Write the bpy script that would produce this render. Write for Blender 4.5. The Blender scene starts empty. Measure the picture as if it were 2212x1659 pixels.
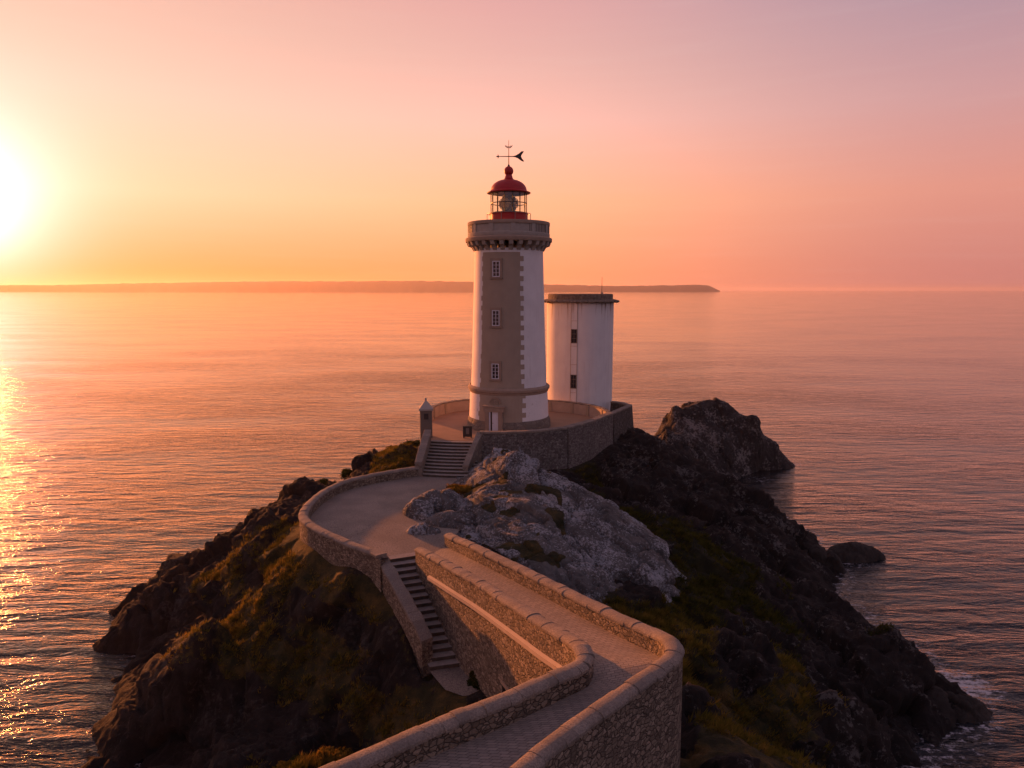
import bpy, math, random
import numpy as np
from math import radians as R, sin, cos, pi, atan2, hypot

random.seed(7); rng = np.random.default_rng(11)
S = bpy.context.scene
COL = S.collection

# ------------------------------------------------------------------ camera
FPX, CZ, TH = 1475.0, 25.5, math.atan(203.5/1475.0)
cam = bpy.data.objects.new('camera', bpy.data.cameras.new('camera')); COL.objects.link(cam)
cam.location = (0, 0, CZ); cam.rotation_euler = (pi/2-TH, 0, 0)
cam.data.sensor_width = 36; cam.data.lens = FPX/2212*36
cam.data.clip_start = .5; cam.data.clip_end = 2e5
S.camera = cam
def at(px, py, z=None, Y=None):
    u = (px-1106)/FPX; v = (829.5-py)/FPX
    d = (u, cos(TH)+v*sin(TH), -sin(TH)+v*cos(TH))
    t = (z-CZ)/d[2] if z is not None else Y/d[1]
    return (d[0]*t, d[1]*t, CZ+d[2]*t)

# ------------------------------------------------------------------ light
SUN_AZ, SUN_EL = R(-38.8), R(5.8)
SD = (sin(SUN_AZ)*cos(SUN_EL), cos(SUN_AZ)*cos(SUN_EL), sin(SUN_EL))
sl = bpy.data.lights.new('sun', 'SUN'); sl.energy = 5.0; sl.angle = R(1.0); sl.color = (1.0, .28, .065)
so = bpy.data.objects.new('sun', sl); COL.objects.link(so)
import mathutils
so.rotation_euler = mathutils.Vector(SD).to_track_quat('Z', 'Y').to_euler(); so.location = (-60, 60, 60)
S.view_settings.view_transform = 'Standard'; S.view_settings.look = 'None'
S.view_settings.exposure = .5; S.view_settings.gamma = 1; S.view_settings.use_curve_mapping = False
S.cycles.use_denoising = True
S.cycles.max_bounces = 6; S.cycles.diffuse_bounces = 3; S.cycles.glossy_bounces = 3
S.cycles.transparent_max_bounces = 12; S.cycles.volume_bounces = 1
S.cycles.sample_clamp_indirect = 4; S.cycles.sample_clamp_direct = 60; S.cycles.caustics_reflective = False; S.cycles.caustics_refractive = False

def lin(c): return tuple((x/255/12.92 if x/255 <= .04045 else ((x/255+.055)/1.055)**2.4) for x in c)+(1,)

class G:
    def __init__(s, nt): s.t = nt
    def n(s, typ, props=None, **inp):
        nd = s.t.nodes.new('ShaderNode'+typ)
        for k, v in (props or {}).items(): setattr(nd, k, v)
        for k, v in inp.items(): s.set(nd, int(k[1:]) if k[0] == '_' and k[1:].isdigit() else k.replace('_', ' '), v)
        return nd
    def set(s, nd, k, v):
        sk = nd.inputs[k]
        if isinstance(v, bpy.types.NodeSocket): s.t.links.new(v, sk)
        elif isinstance(v, bpy.types.Node): s.t.links.new(v.outputs[0], sk)
        elif v is not None: sk.default_value = v
    def m(s, op, a, b=None, c=None, clamp=False):
        nd = s.n('Math', dict(operation=op, use_clamp=clamp)); s.set(nd, 0, a)
        if b is not None: s.set(nd, 1, b)
        if c is not None: s.set(nd, 2, c)
        return nd.outputs[0]
    def vm(s, op, a, b=None):
        nd = s.n('VectorMath', dict(operation=op)); s.set(nd, 0, a)
        if b is not None: s.set(nd, 1, b)
        return nd.outputs['Value'] if op in ('DOT_PRODUCT', 'LENGTH') else nd.outputs[0]
    def mr(s, v, a, b, c=0., d=1., smooth=False):
        nd = s.n('MapRange', dict(interpolation_type='SMOOTHSTEP' if smooth else 'LINEAR'))
        for i, x in enumerate((v, a, b, c, d)): s.set(nd, i, x)
        return nd.outputs[0]
    def mix(s, f, a, b, mode='MIX'):
        nd = s.n('Mix', dict(data_type='RGBA', blend_type=mode)); s.set(nd, 0, f)
        for i, x in ((6, a), (7, b)): s.set(nd, i, (tuple(x)+(1,))[:4] if isinstance(x, (tuple, list)) else x)
        return nd.outputs[2]
    def ramp(s, f, st, interp='LINEAR'):
        nd = s.n('ValToRGB'); s.set(nd, 0, f); cr = nd.color_ramp; cr.interpolation = interp
        while len(cr.elements) < len(st): cr.elements.new(.5)
        for e, (p, c) in zip(cr.elements, st):
            e.position = p; e.color = (tuple(c)+(1,))[:4] if isinstance(c, (tuple, list)) else (c, c, c, 1)
        return nd.outputs[0]
    def noise(s, vec, scale, detail=4., rough=.55, dist=0.):
        nd = s.n('TexNoise', Scale=scale, Detail=detail, Roughness=rough, Distortion=dist); s.set(nd, 'Vector', vec); return nd.outputs[0]
    def scalev(s, vec, sc): return s.vm('MULTIPLY', vec, sc)
    def bump(s, h, strength=1., dist=.05, nrm=None):
        nd = s.n('Bump', Strength=strength, Distance=dist); s.set(nd, 'Height', h)
        if nrm is not None: s.set(nd, 'Normal', nrm)
        return nd.outputs[0]
    def pos(s): return s.n('NewGeometry').outputs['Position']
    def uv(s): return s.n('UVMap').outputs[0]

# world: low-sun sky, colours by elevation and by angle away from the sun
W = bpy.data.worlds.new('World'); S.world = W; W.use_nodes = True
W.node_tree.nodes.clear(); g = G(W.node_tree)
dr = g.vm('NORMALIZE', g.n('TexCoord').outputs['Generated'])
sx = g.n('SeparateXYZ', Vector=dr)
elev = g.m('MULTIPLY', g.m('ARCSINE', sx.outputs[2]), 180/pi)
flat = g.vm('NORMALIZE', g.n('CombineXYZ', X=sx.outputs[0], Y=sx.outputs[1]).outputs[0])
az = g.m('MULTIPLY', g.m('ARCCOSINE', g.vm('DOT_PRODUCT', flat, (sin(SUN_AZ), cos(SUN_AZ), 0))), 180/pi)
sep = g.m('MULTIPLY', g.m('ARCCOSINE', g.m('MINIMUM', g.vm('DOT_PRODUCT', dr, SD), .99999)), 180/pi)
ef = g.mr(elev, -10, 90)
def sky_ramp(st): return g.ramp(ef, [((e+10)/100, lin(c)) for e, c in st])
r0 = sky_ramp([(-1, (250, 138, 50)), (1.4, (254, 146, 60)), (7, (254, 216, 172)), (14, (252, 212, 184)), (21, (248, 192, 166)), (42, (170, 142, 160)), (90, (122, 112, 138))])
r1 = sky_ramp([(-1, (248, 150, 98)), (1.4, (253, 162, 108)), (7, (253, 190, 142)), (13, (248, 196, 178)), (21, (232, 172, 166)), (42, (150, 122, 146)), (90, (122, 112, 138))])
r2 = sky_ramp([(-1, (192, 122, 120)), (1.4, (208, 131, 122)), (7, (226, 150, 134)), (13, (208, 156, 156)), (21, (172, 146, 162)), (42, (112, 98, 128)), (90, (122, 112, 138))])
r3 = sky_ramp([(-1, (150, 126, 142)), (8, (158, 134, 152)), (21, (158, 138, 160)), (45, (140, 126, 150)), (90, (122, 112, 138))])
c = g.mix(g.mr(az, 0, 38), r0, r1); c = g.mix(g.mr(az, 34, 76, smooth=True), c, r2); c = g.mix(g.mr(az, 78, 150, smooth=True), c, r3)
c = g.mix(g.m('MULTIPLY', g.mr(az, 20, 76, 1., 0., smooth=True), g.mr(elev, 7, 19, 1., .0, smooth=True)), c, g.vm('MULTIPLY', c, (1.5, 1.03, 1.)))
gl = g.m('EXPONENT', g.m('MULTIPLY', g.m('POWER', g.m('DIVIDE', sep, 5.6), 2.), -1.))
gl2 = g.m('EXPONENT', g.m('DIVIDE', sep, -8.5))
c = g.mix(1., c, g.mix(gl, (0, 0, 0), (.25, .2, .25)), 'ADD')
gl3 = g.m('EXPONENT', g.m('DIVIDE', sep, -2.0))
c = g.mix(1., c, g.mix(gl3, (0, 0, 0), (5.0, 2.9, 3.0)), 'ADD')
c = g.mix(1., c, g.mix(gl2, (0, 0, 0), (.20, .12, .15)), 'ADD')
# a faint wisp of high cloud
wv = g.n('CombineXYZ', X=g.m('MULTIPLY', az, .05), Y=g.m('MULTIPLY', elev, .9)).outputs[0]
wn = g.mr(g.noise(wv, 1.3, 5., .6), .46, .78, smooth=True)
c = g.mix(g.m('MULTIPLY', wn, .03), c, (1, .9, .8))
st = g.n('TexSky', dict(sky_type='NISHITA', sun_disc=False, sun_elevation=SUN_EL, sun_rotation=SUN_AZ))
bg = g.n('Background', Color=c, Strength=.707)
bg2 = g.n('Background', Color=st.outputs[0], Strength=.0025)
g.n('OutputWorld', Surface=g.n('AddShader', _0=bg, _1=bg2).outputs[0])

# ------------------------------------------------------------------ materials
def mat(name):
    m = bpy.data.materials.new(name); m.use_nodes = True; m.node_tree.nodes.clear(); return m, G(m.node_tree)
def fin(g, **kw):
    b = g.n('BsdfPrincipled'); 
    for k, v in kw.items(): g.set(b, k.replace('_', ' '), (tuple(v)+(1,))[:4] if isinstance(v, (tuple, list)) and len(v) == 3 and 'Color' in k else v)
    g.n('OutputMaterial', Surface=b.outputs[0]); return b
MT = {}
def simple(name, col, rough=.6, metal=0., var=.2, sc=3., bs=.15):
    m, g = mat(name); p = g.pos(); nz = g.noise(p, sc, 5.)
    cc = g.mix(nz, tuple(x*(1-var) for x in col), tuple(min(1, x*(1+var)) for x in col))
    fin(g, Base_Color=cc, Roughness=rough, Metallic=metal, Normal=g.bump(g.noise(p, sc*6, 4.), bs, .02)); MT[name] = m; return m

def rubble(name, dark, mid, light, mortar, scale=4.6, lichen=0., bs=.9):
    m, g = mat(name); uv = g.uv(); p = g.pos()
    w = g.vm('ADD', uv, g.scalev(g.n('TexNoise', Vector=uv, Scale=2.5, Detail=2.).outputs[1], (.22, .16, 0)))
    v = g.scalev(w, (1, 1.5, 1))
    e = g.n('TexVoronoi', dict(feature='DISTANCE_TO_EDGE'), Vector=v, Scale=scale, Randomness=.9).outputs[0]
    cl = g.n('TexVoronoi', dict(feature='F1'), Vector=v, Scale=scale, Randomness=.9).outputs['Color']
    rnd = g.n('SeparateColor', Color=cl).outputs[0]
    cc = g.ramp(rnd, [(0, dark), (.45, mid), (1, light)])
    fine = g.noise(p, 14, 6., .65)
    cc = g.mix(g.mr(fine, .3, .75, 0, .55), cc, tuple(x*.5 for x in mid), 'MIX')
    ef = g.mr(e, .015, .075, smooth=True)
    cc = g.mix(ef, mortar, cc)
    big = g.noise(p, .35, 4.)
    cc = g.mix(g.mr(big, .35, .7, .0, .35), cc, tuple(x*.62 for x in mid))
    if lichen: cc = g.mix(g.mr(g.noise(p, 3.5, 8., .7), .60, .66, 0, lichen), cc, (.42, .41, .38))
    h = g.m('ADD', g.m('ADD', g.m('MULTIPLY', g.mr(e, 0, .12, smooth=True), .8), g.m('MULTIPLY', rnd, .35)), g.m('MULTIPLY', fine, .7))
    fin(g, Base_Color=cc, Roughness=.9, Normal=g.bump(h, bs, .11)); MT[name] = m; return m
rubble('rubble', (.12, .094, .068), (.27, .215, .155), (.47, .38, .285), (.060, .047, .036))
rubble('rubble_grey', (.10, .09, .08), (.20, .18, .16), (.34, .31, .28), (.07, .062, .054), 4.2, .5)
rubble('rubble_dark', (.05, .044, .036), (.10, .088, .074), (.17, .15, .13), (.035, .03, .026), 3.6, .4)
rubble('ashlar', (.17, .14, .11), (.23, .19, .15), (.28, .235, .19), (.15, .125, .10), 1.6, .25, .5)

m, g = mat('coping'); uv = g.uv(); p = g.pos()
sp = g.n('SeparateXYZ', Vector=uv)
jn = g.m('PINGPONG', g.m('ADD', sp.outputs[0], g.m('MULTIPLY', g.noise(uv, 1.1, 2.), .5)), .24)
j = g.mr(jn, -1., -.9)
cell = g.n('TexWhiteNoise', dict(noise_dimensions='1D'), W=g.m('FLOOR', g.m('DIVIDE', sp.outputs[0], .48))).outputs[0]
fine = g.noise(p, 18, 7., .7); big = g.noise(p, 1.2, 4.)
cc = g.mix(g.mr(fine, .36, .66), (.14, .112, .085), (.42, .345, .27)); cc = g.mix(g.mr(big, .3, .7, 0, .5), cc, (.20, .185, .165))
cc = g.mix(g.m('MULTIPLY', cell, .6), cc, (.13, .11, .092)); cc = g.mix(j, (.10, .085, .07), cc)
cc = g.mix(g.mr(g.noise(p, 6, 7., .7), .6, .68, 0, .45), cc, (.40, .39, .36))
fin(g, Base_Color=cc, Roughness=.9, Normal=g.bump(g.m('ADD', g.m('MULTIPLY', big, .6), g.m('MULTIPLY', fine, .8)), .9, .08)); MT['coping'] = m

m, g = mat('cobbles'); uv = g.uv(); p = g.pos()
w = g.vm('ADD', uv, g.scalev(g.n('TexNoise', Vector=uv, Scale=1.2, Detail=2.).outputs[1], (.12, .12, 0)))
b = g.n('TexBrick', dict(offset=.5), Vector=w, Color1=(.20, .163, .128, 1), Color2=(.31, .255, .20, 1), Mortar=(.045, .038, .034, 1), Scale=1., Mortar_Size=.014, Mortar_Smooth=.6, Brick_Width=.30, Row_Height=.17)
fine = g.noise(p, 16, 6., .65); big = g.noise(p, .5, 5.)
cc = g.mix(g.mr(big, .35, .7, 0, .45), b.outputs[0], (.13, .115, .10)); cc = g.mix(g.mr(fine, .35, .75, 0, .4), cc, (.33, .30, .27))
h = g.m('ADD', g.m('MULTIPLY', g.m('SUBTRACT', 1., b.outputs[1]), .8), g.m('MULTIPLY', fine, .5))
fin(g, Base_Color=cc, Roughness=.8, Normal=g.bump(h, .8, .035)); MT['cobbles'] = m

m, g = mat('court'); p = g.pos()
cb = g.n('TexVoronoi', dict(feature='DISTANCE_TO_EDGE'), Vector=p, Scale=5.5).outputs[0]
near = g.mr(g.m('ADD', g.n('SeparateXYZ', Vector=p).outputs[1], g.m('MULTIPLY', g.noise(p, .4, 3.), 4.)), 45.5, 50., 1., .35)
fine = g.noise(p, 22, 7., .7); big = g.noise(p, .45, 5.)
cc = g.mix(g.mr(fine, .36, .64), (.155, .13, .106), (.35, .295, .24)); cc = g.mix(g.mr(big, .4, .65, 0, .65), cc, (.145, .122, .10))
je = g.m('MULTIPLY', g.mr(cb, .01, .05, 1, 0), near); cc = g.mix(g.m('MULTIPLY', je, .75), cc, (.05, .042, .036))
fin(g, Base_Color=cc, Roughness=.92, Normal=g.bump(g.m('ADD', fine, g.m('MULTIPLY', je, -1.)), .6, .03)); MT['court'] = m

simple('dirt', (.33, .195, .115), .95, 0, .3, .8, .5)
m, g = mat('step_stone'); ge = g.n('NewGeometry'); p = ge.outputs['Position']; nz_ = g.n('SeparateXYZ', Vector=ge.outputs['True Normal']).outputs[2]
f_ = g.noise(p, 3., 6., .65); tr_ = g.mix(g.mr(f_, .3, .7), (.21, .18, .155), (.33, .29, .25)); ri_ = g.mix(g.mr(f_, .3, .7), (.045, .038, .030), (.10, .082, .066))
fin(g, Base_Color=g.mix(g.mr(nz_, .45, .75), ri_, tr_), Roughness=.9, Normal=g.bump(g.noise(p, 15, 6., .65), .6, .02)); MT['step_stone'] = m  # upright faces painted near black, riser shade put into the stone colour
simple('band_stone', (.44, .36, .28), .85, 0, .2, 3., .35)
simple('render_brown', (.36, .285, .21), .9, 0, .16, 1.1, .25)
simple('stone_trim', (.32, .235, .17), .9, 0, .3, 2.2, .5)
simple('stone_pale', (.37, .33, .28), .9, 0, .25, 2.5, .4)
simple('red_paint', (.40, .004, .007), .5, 0, .18, 2., .06)
simple('dark_metal', (.035, .032, .032), .5, .4, .3, 5., .1)
simple('grey_metal', (.20, .18, .16), .5, .5, .3, 5., .1)
simple('white_wood', (.70, .70, .74), .5, 0, .08, 4., .08)
simple('dark_glass', (.015, .015, .02), .08, 0, .3, 2., .03)
simple('sign_face', (.022, .020, .020), .4, 0, .4, 6., .05)
simple('sign_print', (.16, .13, .11), .5, 0, .4, 9., .05)
simple('brass', (.40, .27, .09), .3, .7, .3, 5., .1)
simple('bark', (.05, .035, .025), .95)

def whitewash(name, rust):
    m, g = mat(name); p = g.pos(); sp = g.n('SeparateXYZ', Vector=p)
    big = g.noise(p, .6, 6., .6); fine = g.noise(p, 7, 6., .65)
    cc = g.mix(g.mr(big, .35, .7), (.80, .775, .745) if not rust else (.80, .765, .715), (.72, .69, .66))
    sv = g.scalev(p, (2.6, 2.6, .16)); stn = g.noise(sv, 1., 6., .65)
    if rust:
        hi = g.mr(sp.outputs[2], rust[0], rust[1], 0, 1, smooth=True)
        cc = g.mix(g.m('MULTIPLY', g.mr(stn, .50, .64), g.m('ADD', .10, g.m('MULTIPLY', hi, .9))), cc, (.26, .14, .065))
        cc = g.mix(g.mr(g.noise(g.scalev(p, (1.3, 1.3, .5)), 1.3, 6., .6), .62, .8, 0, .3), cc, (.45, .36, .27))
    else:
        cc = g.mix(g.mr(stn, .56, .75, 0, .28), cc, (.42, .37, .32))
        lo = g.mr(sp.outputs[2], 12.5, 17.5, 1, .18)
        cc = g.mix(g.m('MULTIPLY', g.mr(g.noise(p, 2.6, 7., .7), .60, .69), g.m('MULTIPLY', lo, .8)), cc, (.30, .25, .20))
    fin(g, Base_Color=cc, Roughness=.75, Normal=g.bump(g.m('ADD', fine, big), .3, .04)); MT[name] = m
whitewash('whitewash', None); whitewash('whitewash_rust', (21.5, 24.6))

m, g = mat('lantern_glass')
t = g.n('BsdfTransparent', Color=(.93, .95, .90, 1)); gl_ = g.n('BsdfGlossy', Color=(.9, .9, .9, 1), Roughness=.04)
g.n('OutputMaterial', Surface=g.n('MixShader', _0=.10, _1=t, _2=gl_).outputs[0]); MT['lantern_glass'] = m
m, g = mat('lens')
gb = g.n('BsdfGlass', Color=(.62, .60, .36, 1), Roughness=.08, IOR=1.5); db = g.n('BsdfPrincipled', Base_Color=(.10, .085, .04, 1), Roughness=.2)
g.n('OutputMaterial', Surface=g.n('MixShader', _0=.5, _1=gb, _2=db).outputs[0]); MT['lens'] = m

def rock(name, base_d, base_l, lich, lich_t, grass=True, bs=.9):
    m, g = mat(name); geo = g.n('NewGeometry'); p = geo.outputs['Position']
    big = g.noise(p, .35, 6., .6); md = g.noise(g.scalev(p, (1, 1, .45)), 1.7, 7., .65, .6); fine = g.noise(p, 9, 8., .7)
    crk = g.n('TexVoronoi', dict(feature='DISTANCE_TO_EDGE'), Vector=g.vm('ADD', g.scalev(p, (1, 1, .6)), g.scalev(g.n('TexNoise', Vector=p, Scale=1.3, Detail=4.).outputs[1], (1.6, 1.6, 1.6))), Scale=.6).outputs[0]
    ck = g.mr(crk, .0, .03, .55, 1., smooth=True)
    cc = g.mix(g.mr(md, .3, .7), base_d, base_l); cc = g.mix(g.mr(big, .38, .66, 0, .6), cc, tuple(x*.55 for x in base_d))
    lm = g.m('MULTIPLY', g.mr(g.m('ADD', g.m('MULTIPLY', g.noise(p, 6.5 if name == 'lichen_rock' else 3.2, 9., .72), .60), g.m('MULTIPLY', g.noise(p, .38, 4., .6), .45)), lich_t, lich_t+.05), g.mr(g.n('SeparateXYZ', Vector=p).outputs[0], 0., 7., .25, .85) if name == 'cliff_rock' else .85)
    cc = g.mix(lm, cc, lich); cc = g.mix(ck, tuple(x*.35 for x in base_d), cc)
    if grass:
        ga = g.n('Attribute', dict(attribute_name='grass')).outputs['Fac']
        gm = g.mr(g.m('ADD', ga, g.m('MULTIPLY', g.m('SUBTRACT', g.noise(p, 2.2, 7., .7), .5), .9)), .42, .58, smooth=True)
        gc = g.ramp(g.m('MULTIPLY', g.noise(p, 1.1, 7., .65), g.mr(g.n('Attribute', dict(attribute_name='sunlit')).outputs['Fac'], 0, 1, .74, 1.06)), [(.3, (.010, .012, .004)), (.48, (.028, .028, .008)), (.6, (.075, .052, .013)), (.75, (.13, .075, .02))])  # mask shifts the ramp to ochre, sunlight painted into the ground colour
        gc = g.mix(g.mr(g.noise(p, 12, 6., .7), .35, .65, 0, .6), gc, (.014, .014, .006))
        cc = g.mix(gm, cc, gc)
        wet = g.mr(g.n('SeparateXYZ', Vector=p).outputs[2], .3, 1.6, .35, 1.); cc = g.mix(wet, tuple(x*.3 for x in base_d), cc)
    h = g.m('ADD', g.m('ADD', g.m('MULTIPLY', md, .9), g.m('MULTIPLY', fine, .5)), g.m('MULTIPLY', ck, .35))
    fin(g, Base_Color=cc, Roughness=.92, Normal=g.bump(h, .9, .18), Specular_IOR_Level=.25); MT[name] = m
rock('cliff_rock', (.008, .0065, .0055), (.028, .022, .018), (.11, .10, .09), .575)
rock('lichen_rock', (.066, .064, .060), (.150, .146, .140), (.33, .335, .345), .535)
rock('sea_rock', (.020, .017, .014), (.06, .05, .042), (.10, .09, .08), .70, False)
rock('islet_rock', (.014, .011, .010), (.070, .060, .052), (.20, .175, .155), .55, False)

def leafy(name, c1, c2, c3):
    m, g = mat(name); p = g.pos(); f = g.noise(p, 1.6, 6., .7)
    if name == 'grass': f = g.m('MULTIPLY', f, g.mr(g.n('Attribute', dict(attribute_name='sunlit')).outputs['Fac'], 0, 1, .70, 1.05))  # blades turn ochre by the same mask, sunlight painted in
    cc = g.ramp(f, [(.3, c1), (.5, c2), (.72, c3)])
    d = g.n('BsdfDiffuse', Color=cc); t = g.n('BsdfTranslucent', Color=cc)
    g.n('OutputMaterial', Surface=g.n('MixShader', _0=.45, _1=d, _2=t).outputs[0]); MT[name] = m
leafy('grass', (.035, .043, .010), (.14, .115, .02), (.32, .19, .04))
leafy('bush_green', (.018, .026, .008), (.04, .05, .014), (.075, .065, .018))
leafy('bush_ochre', (.07, .06, .014), (.20, .13, .025), (.32, .16, .035))

m, g = mat('sea'); p = g.pos()
def wv(sc, st, det, rough=.55): return g.noise(g.scalev(p, st), sc, det, rough, .3)
patch = g.mr(wv(.022, (.6, 1.6, 1), 4.), .38, .62, .45, 1.15)
rad_ = g.vm('LENGTH', g.vm('SUBTRACT', p, (0., 55., 0.))); calm_ = g.mr(rad_, 60., 320., 1., .38, smooth=True)
h = g.m('ADD', g.m('MULTIPLY', wv(.13, (.5, 1.3, 1), 2.), .7), g.m('MULTIPLY', g.m('MULTIPLY', wv(.42, (.42, 1.5, 1), 5., .60), 1.6), patch))
bn = g.bump(g.m('MULTIPLY', h, calm_), 1., .40)
at_ = g.n('Attribute', dict(attribute_name='foam')).outputs['Fac']
fm = g.mr(g.m('ADD', at_, g.m('MULTIPLY', g.m('SUBTRACT', g.noise(g.scalev(p, (1, 1.7, 1)), 1.6, 8., .75), .5), 1.9)), .52, .82, smooth=True)
fc_ = g.n('LayerWeight', Blend=.5, Normal=bn).outputs['Facing']
fr_ = g.m('ADD', .025, g.m('MULTIPLY', .975, g.m('POWER', fc_, 4.9)))
wb = g.n('MixShader', _0=fr_, _1=g.n('BsdfDiffuse', Color=(.006, .008, .010, 1)), _2=g.n('BsdfGlossy', Color=(1, .98, .92, 1), Roughness=.06, Normal=bn))
fb = g.n('BsdfPrincipled', Base_Color=(.62, .60, .60, 1), Roughness=.9)
g.n('OutputMaterial', Surface=g.n('MixShader', _0=g.m('MULTIPLY', fm, .75), _1=wb, _2=fb).outputs[0]); MT['sea'] = m
simple('far_land', (.05, .045, .03), .95, 0, .4, .01, 0)

# ------------------------------------------------------------------ mesh helpers
def tag(o, label=None, cat=None, group=None, kind=None):
    for k, v in (('label', label), ('category', cat), ('group', group), ('kind', kind)):
        if v: o[k] = v
    return o
def thing(name, loc, label, cat, group=None):
    o = bpy.data.objects.new(name, None); COL.objects.link(o); o.location = loc; o.empty_display_size = .3
    return tag(o, label, cat, group)
WLOC = {}
def link(name, me, parent=None, base=(0, 0, 0)):
    o = bpy.data.objects.new(name, me); COL.objects.link(o); WLOC[o.name] = base
    if parent is not None:
        pb = WLOC.get(parent.name, tuple(parent.location)); o.parent = parent; o.location = tuple(a-b for a, b in zip(base, pb))
    else: o.location = base
    return o
class MB:
    def __init__(s): s.v = []; s.f = []; s.u = {}; s.sm = []
    def add(s, vs, fs, uvs=None, smooth=False):
        o = len(s.v); s.v += [tuple(v) for v in vs]
        for i, f in enumerate(fs):
            if uvs: s.u[len(s.f)] = [uvs[k] for k in f] if not isinstance(uvs, dict) else uvs[i]
            s.f.append(tuple(k+o for k in f)); s.sm.append(smooth)
        return s
    def box(s, c, sz, rz=0., top=1.):
        a, b, h = sz[0]/2, sz[1]/2, sz[2]/2; vs = []
        for z, k in ((-h, 1), (h, top)):
            for x, y in ((-a, -b), (a, -b), (a, b), (-a, b)):
                x2, y2 = x*k, y*k
                vs.append((c[0]+x2*cos(rz)-y2*sin(rz), c[1]+x2*sin(rz)+y2*cos(rz), c[2]+z))
        return s.add(vs, [(3, 2, 1, 0), (4, 5, 6, 7), (0, 1, 5, 4), (1, 2, 6, 5), (2, 3, 7, 6), (3, 0, 4, 7)])
    def tube(s, p0, p1, r0, r1=None, n=8):
        r1 = r0 if r1 is None else r1
        d = mathutils.Vector(p1)-mathutils.Vector(p0); q = d.to_track_quat('Z', 'Y'); vs = []
        for p, r in ((p0, r0), (p1, r1)):
            for i in range(n):
                a = 2*pi*i/n; vs.append(tuple(mathutils.Vector(p)+q @ mathutils.Vector((r*cos(a), r*sin(a), 0))))
        fs = [(i, (i+1) % n, n+(i+1) % n, n+i) for i in range(n)]+[tuple(range(n))[::-1], tuple(range(n, 2*n))]
        return s.add(vs, fs, smooth=True)
    def lathe(s, prof, c, n=64, a0=0., a1=2*pi, smooth=True, capped=False):
        full = abs(a1-a0-2*pi) < 1e-6; m_ = n if full else n+1; vs = []
        for r, z in prof:
            for i in range(m_):
                a = a0+(a1-a0)*i/n; vs.append((c[0]+r*sin(a), c[1]-r*cos(a), z))
        fs = []; L = len(prof)
        for k in range(L-1):
            for i in range(n):
                j = (i+1) % m_; fs.append((k*m_+i, k*m_+j, (k+1)*m_+j, (k+1)*m_+i))
        if not full:
            fs += [tuple(k*m_ for k in range(L)), tuple(k*m_+n for k in range(L))[::-1]] if capped else []
        uv = [(a0*r0_+(a1-a0)*(i/n)*r0_, z) for r0_, z in [(max(p[0] for p in prof), q[1]) for q in prof] for i in range(m_)]
        return s.add(vs, fs, uv, smooth)
    def sweep(s, path, prof, closed_prof=True, smooth=False):
        # path: [(x,y)...]; prof(i) -> [(offset, z)...]; offset to the left of travel
        P = np.array(path)[:, :2]; n = len(P); T = np.gradient(P, axis=0); T /= np.linalg.norm(T, axis=1)[:, None]
        N = np.stack([-T[:, 1], T[:, 0]], 1); sl = np.r_[0, np.cumsum(np.linalg.norm(np.diff(P, axis=0), axis=1))]
        vs = []; L = None
        for i in range(n):
            pr = prof(i); L = len(pr)
            for o, z in pr: vs.append((P[i, 0]+N[i, 0]*o, P[i, 1]+N[i, 1]*o, z))
        fs = []; uvs = {}; rng_ = range(L) if closed_prof else range(L-1)
        pr0 = prof(0); acc = [0.]
        for k in range(1, L+1): acc.append(acc[-1]+hypot(pr0[k % L][0]-pr0[k-1][0], pr0[k % L][1]-pr0[k-1][1]))
        for i in range(n-1):
            a, b = prof(i), prof(i+1)
            for k in rng_:
                k2 = (k+1) % L; uvs[len(fs)] = None
                fs.append((i*L+k, i*L+k2, (i+1)*L+k2, (i+1)*L+k))
                horiz = abs(a[k][1]-a[k2][1]) < 1e-4
                va, va2, vb2, vb = (a[k][0], a[k2][0], b[k2][0], b[k][0]) if horiz else (a[k][1], a[k2][1], b[k2][1], b[k][1])
                uvs[len(fs)-1] = [(sl[i], va), (sl[i], va2), (sl[i+1], vb2), (sl[i+1], vb)]
        if closed_prof:
            e0 = tuple(range(L))[::-1]; e1 = tuple(range((n-1)*L, n*L))
            uvs[len(fs)] = [(o, z) for o, z in pr0][::-1]; fs.append(e0)
            uvs[len(fs)] = [(o, z) for o, z in prof(n-1)]; fs.append(e1)
        return s.add(vs, fs, uvs, smooth)
    def build(s, name, m, parent=None, base=None, sharp=None):
        if base is None: base = WLOC.get(parent.name, tuple(parent.location)) if parent is not None else (0, 0, 0)
        me = bpy.data.meshes.new(name); me.from_pydata([tuple(a-b for a, b in zip(v, base)) for v in s.v], [], s.f)
        if s.u:
            ul = me.uv_layers.new(name='UVMap'); d = ul.data
            for i, pl in enumerate(me.polygons):
                if i in s.u:
                    for k, li in enumerate(pl.loop_indices): d[li].uv = s.u[i][k]
        me.polygons.foreach_set('use_smooth', s.sm)
        import bmesh
        bm = bmesh.new(); bm.from_mesh(me); bmesh.ops.recalc_face_normals(bm, faces=bm.faces); bm.to_mesh(me); bm.free()
        if any(s.sm): me.set_sharp_from_angle(angle=R(35))
        me.materials.append(MT[m] if isinstance(m, str) else m); me.update()
        return link(name, me, parent, base)
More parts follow.
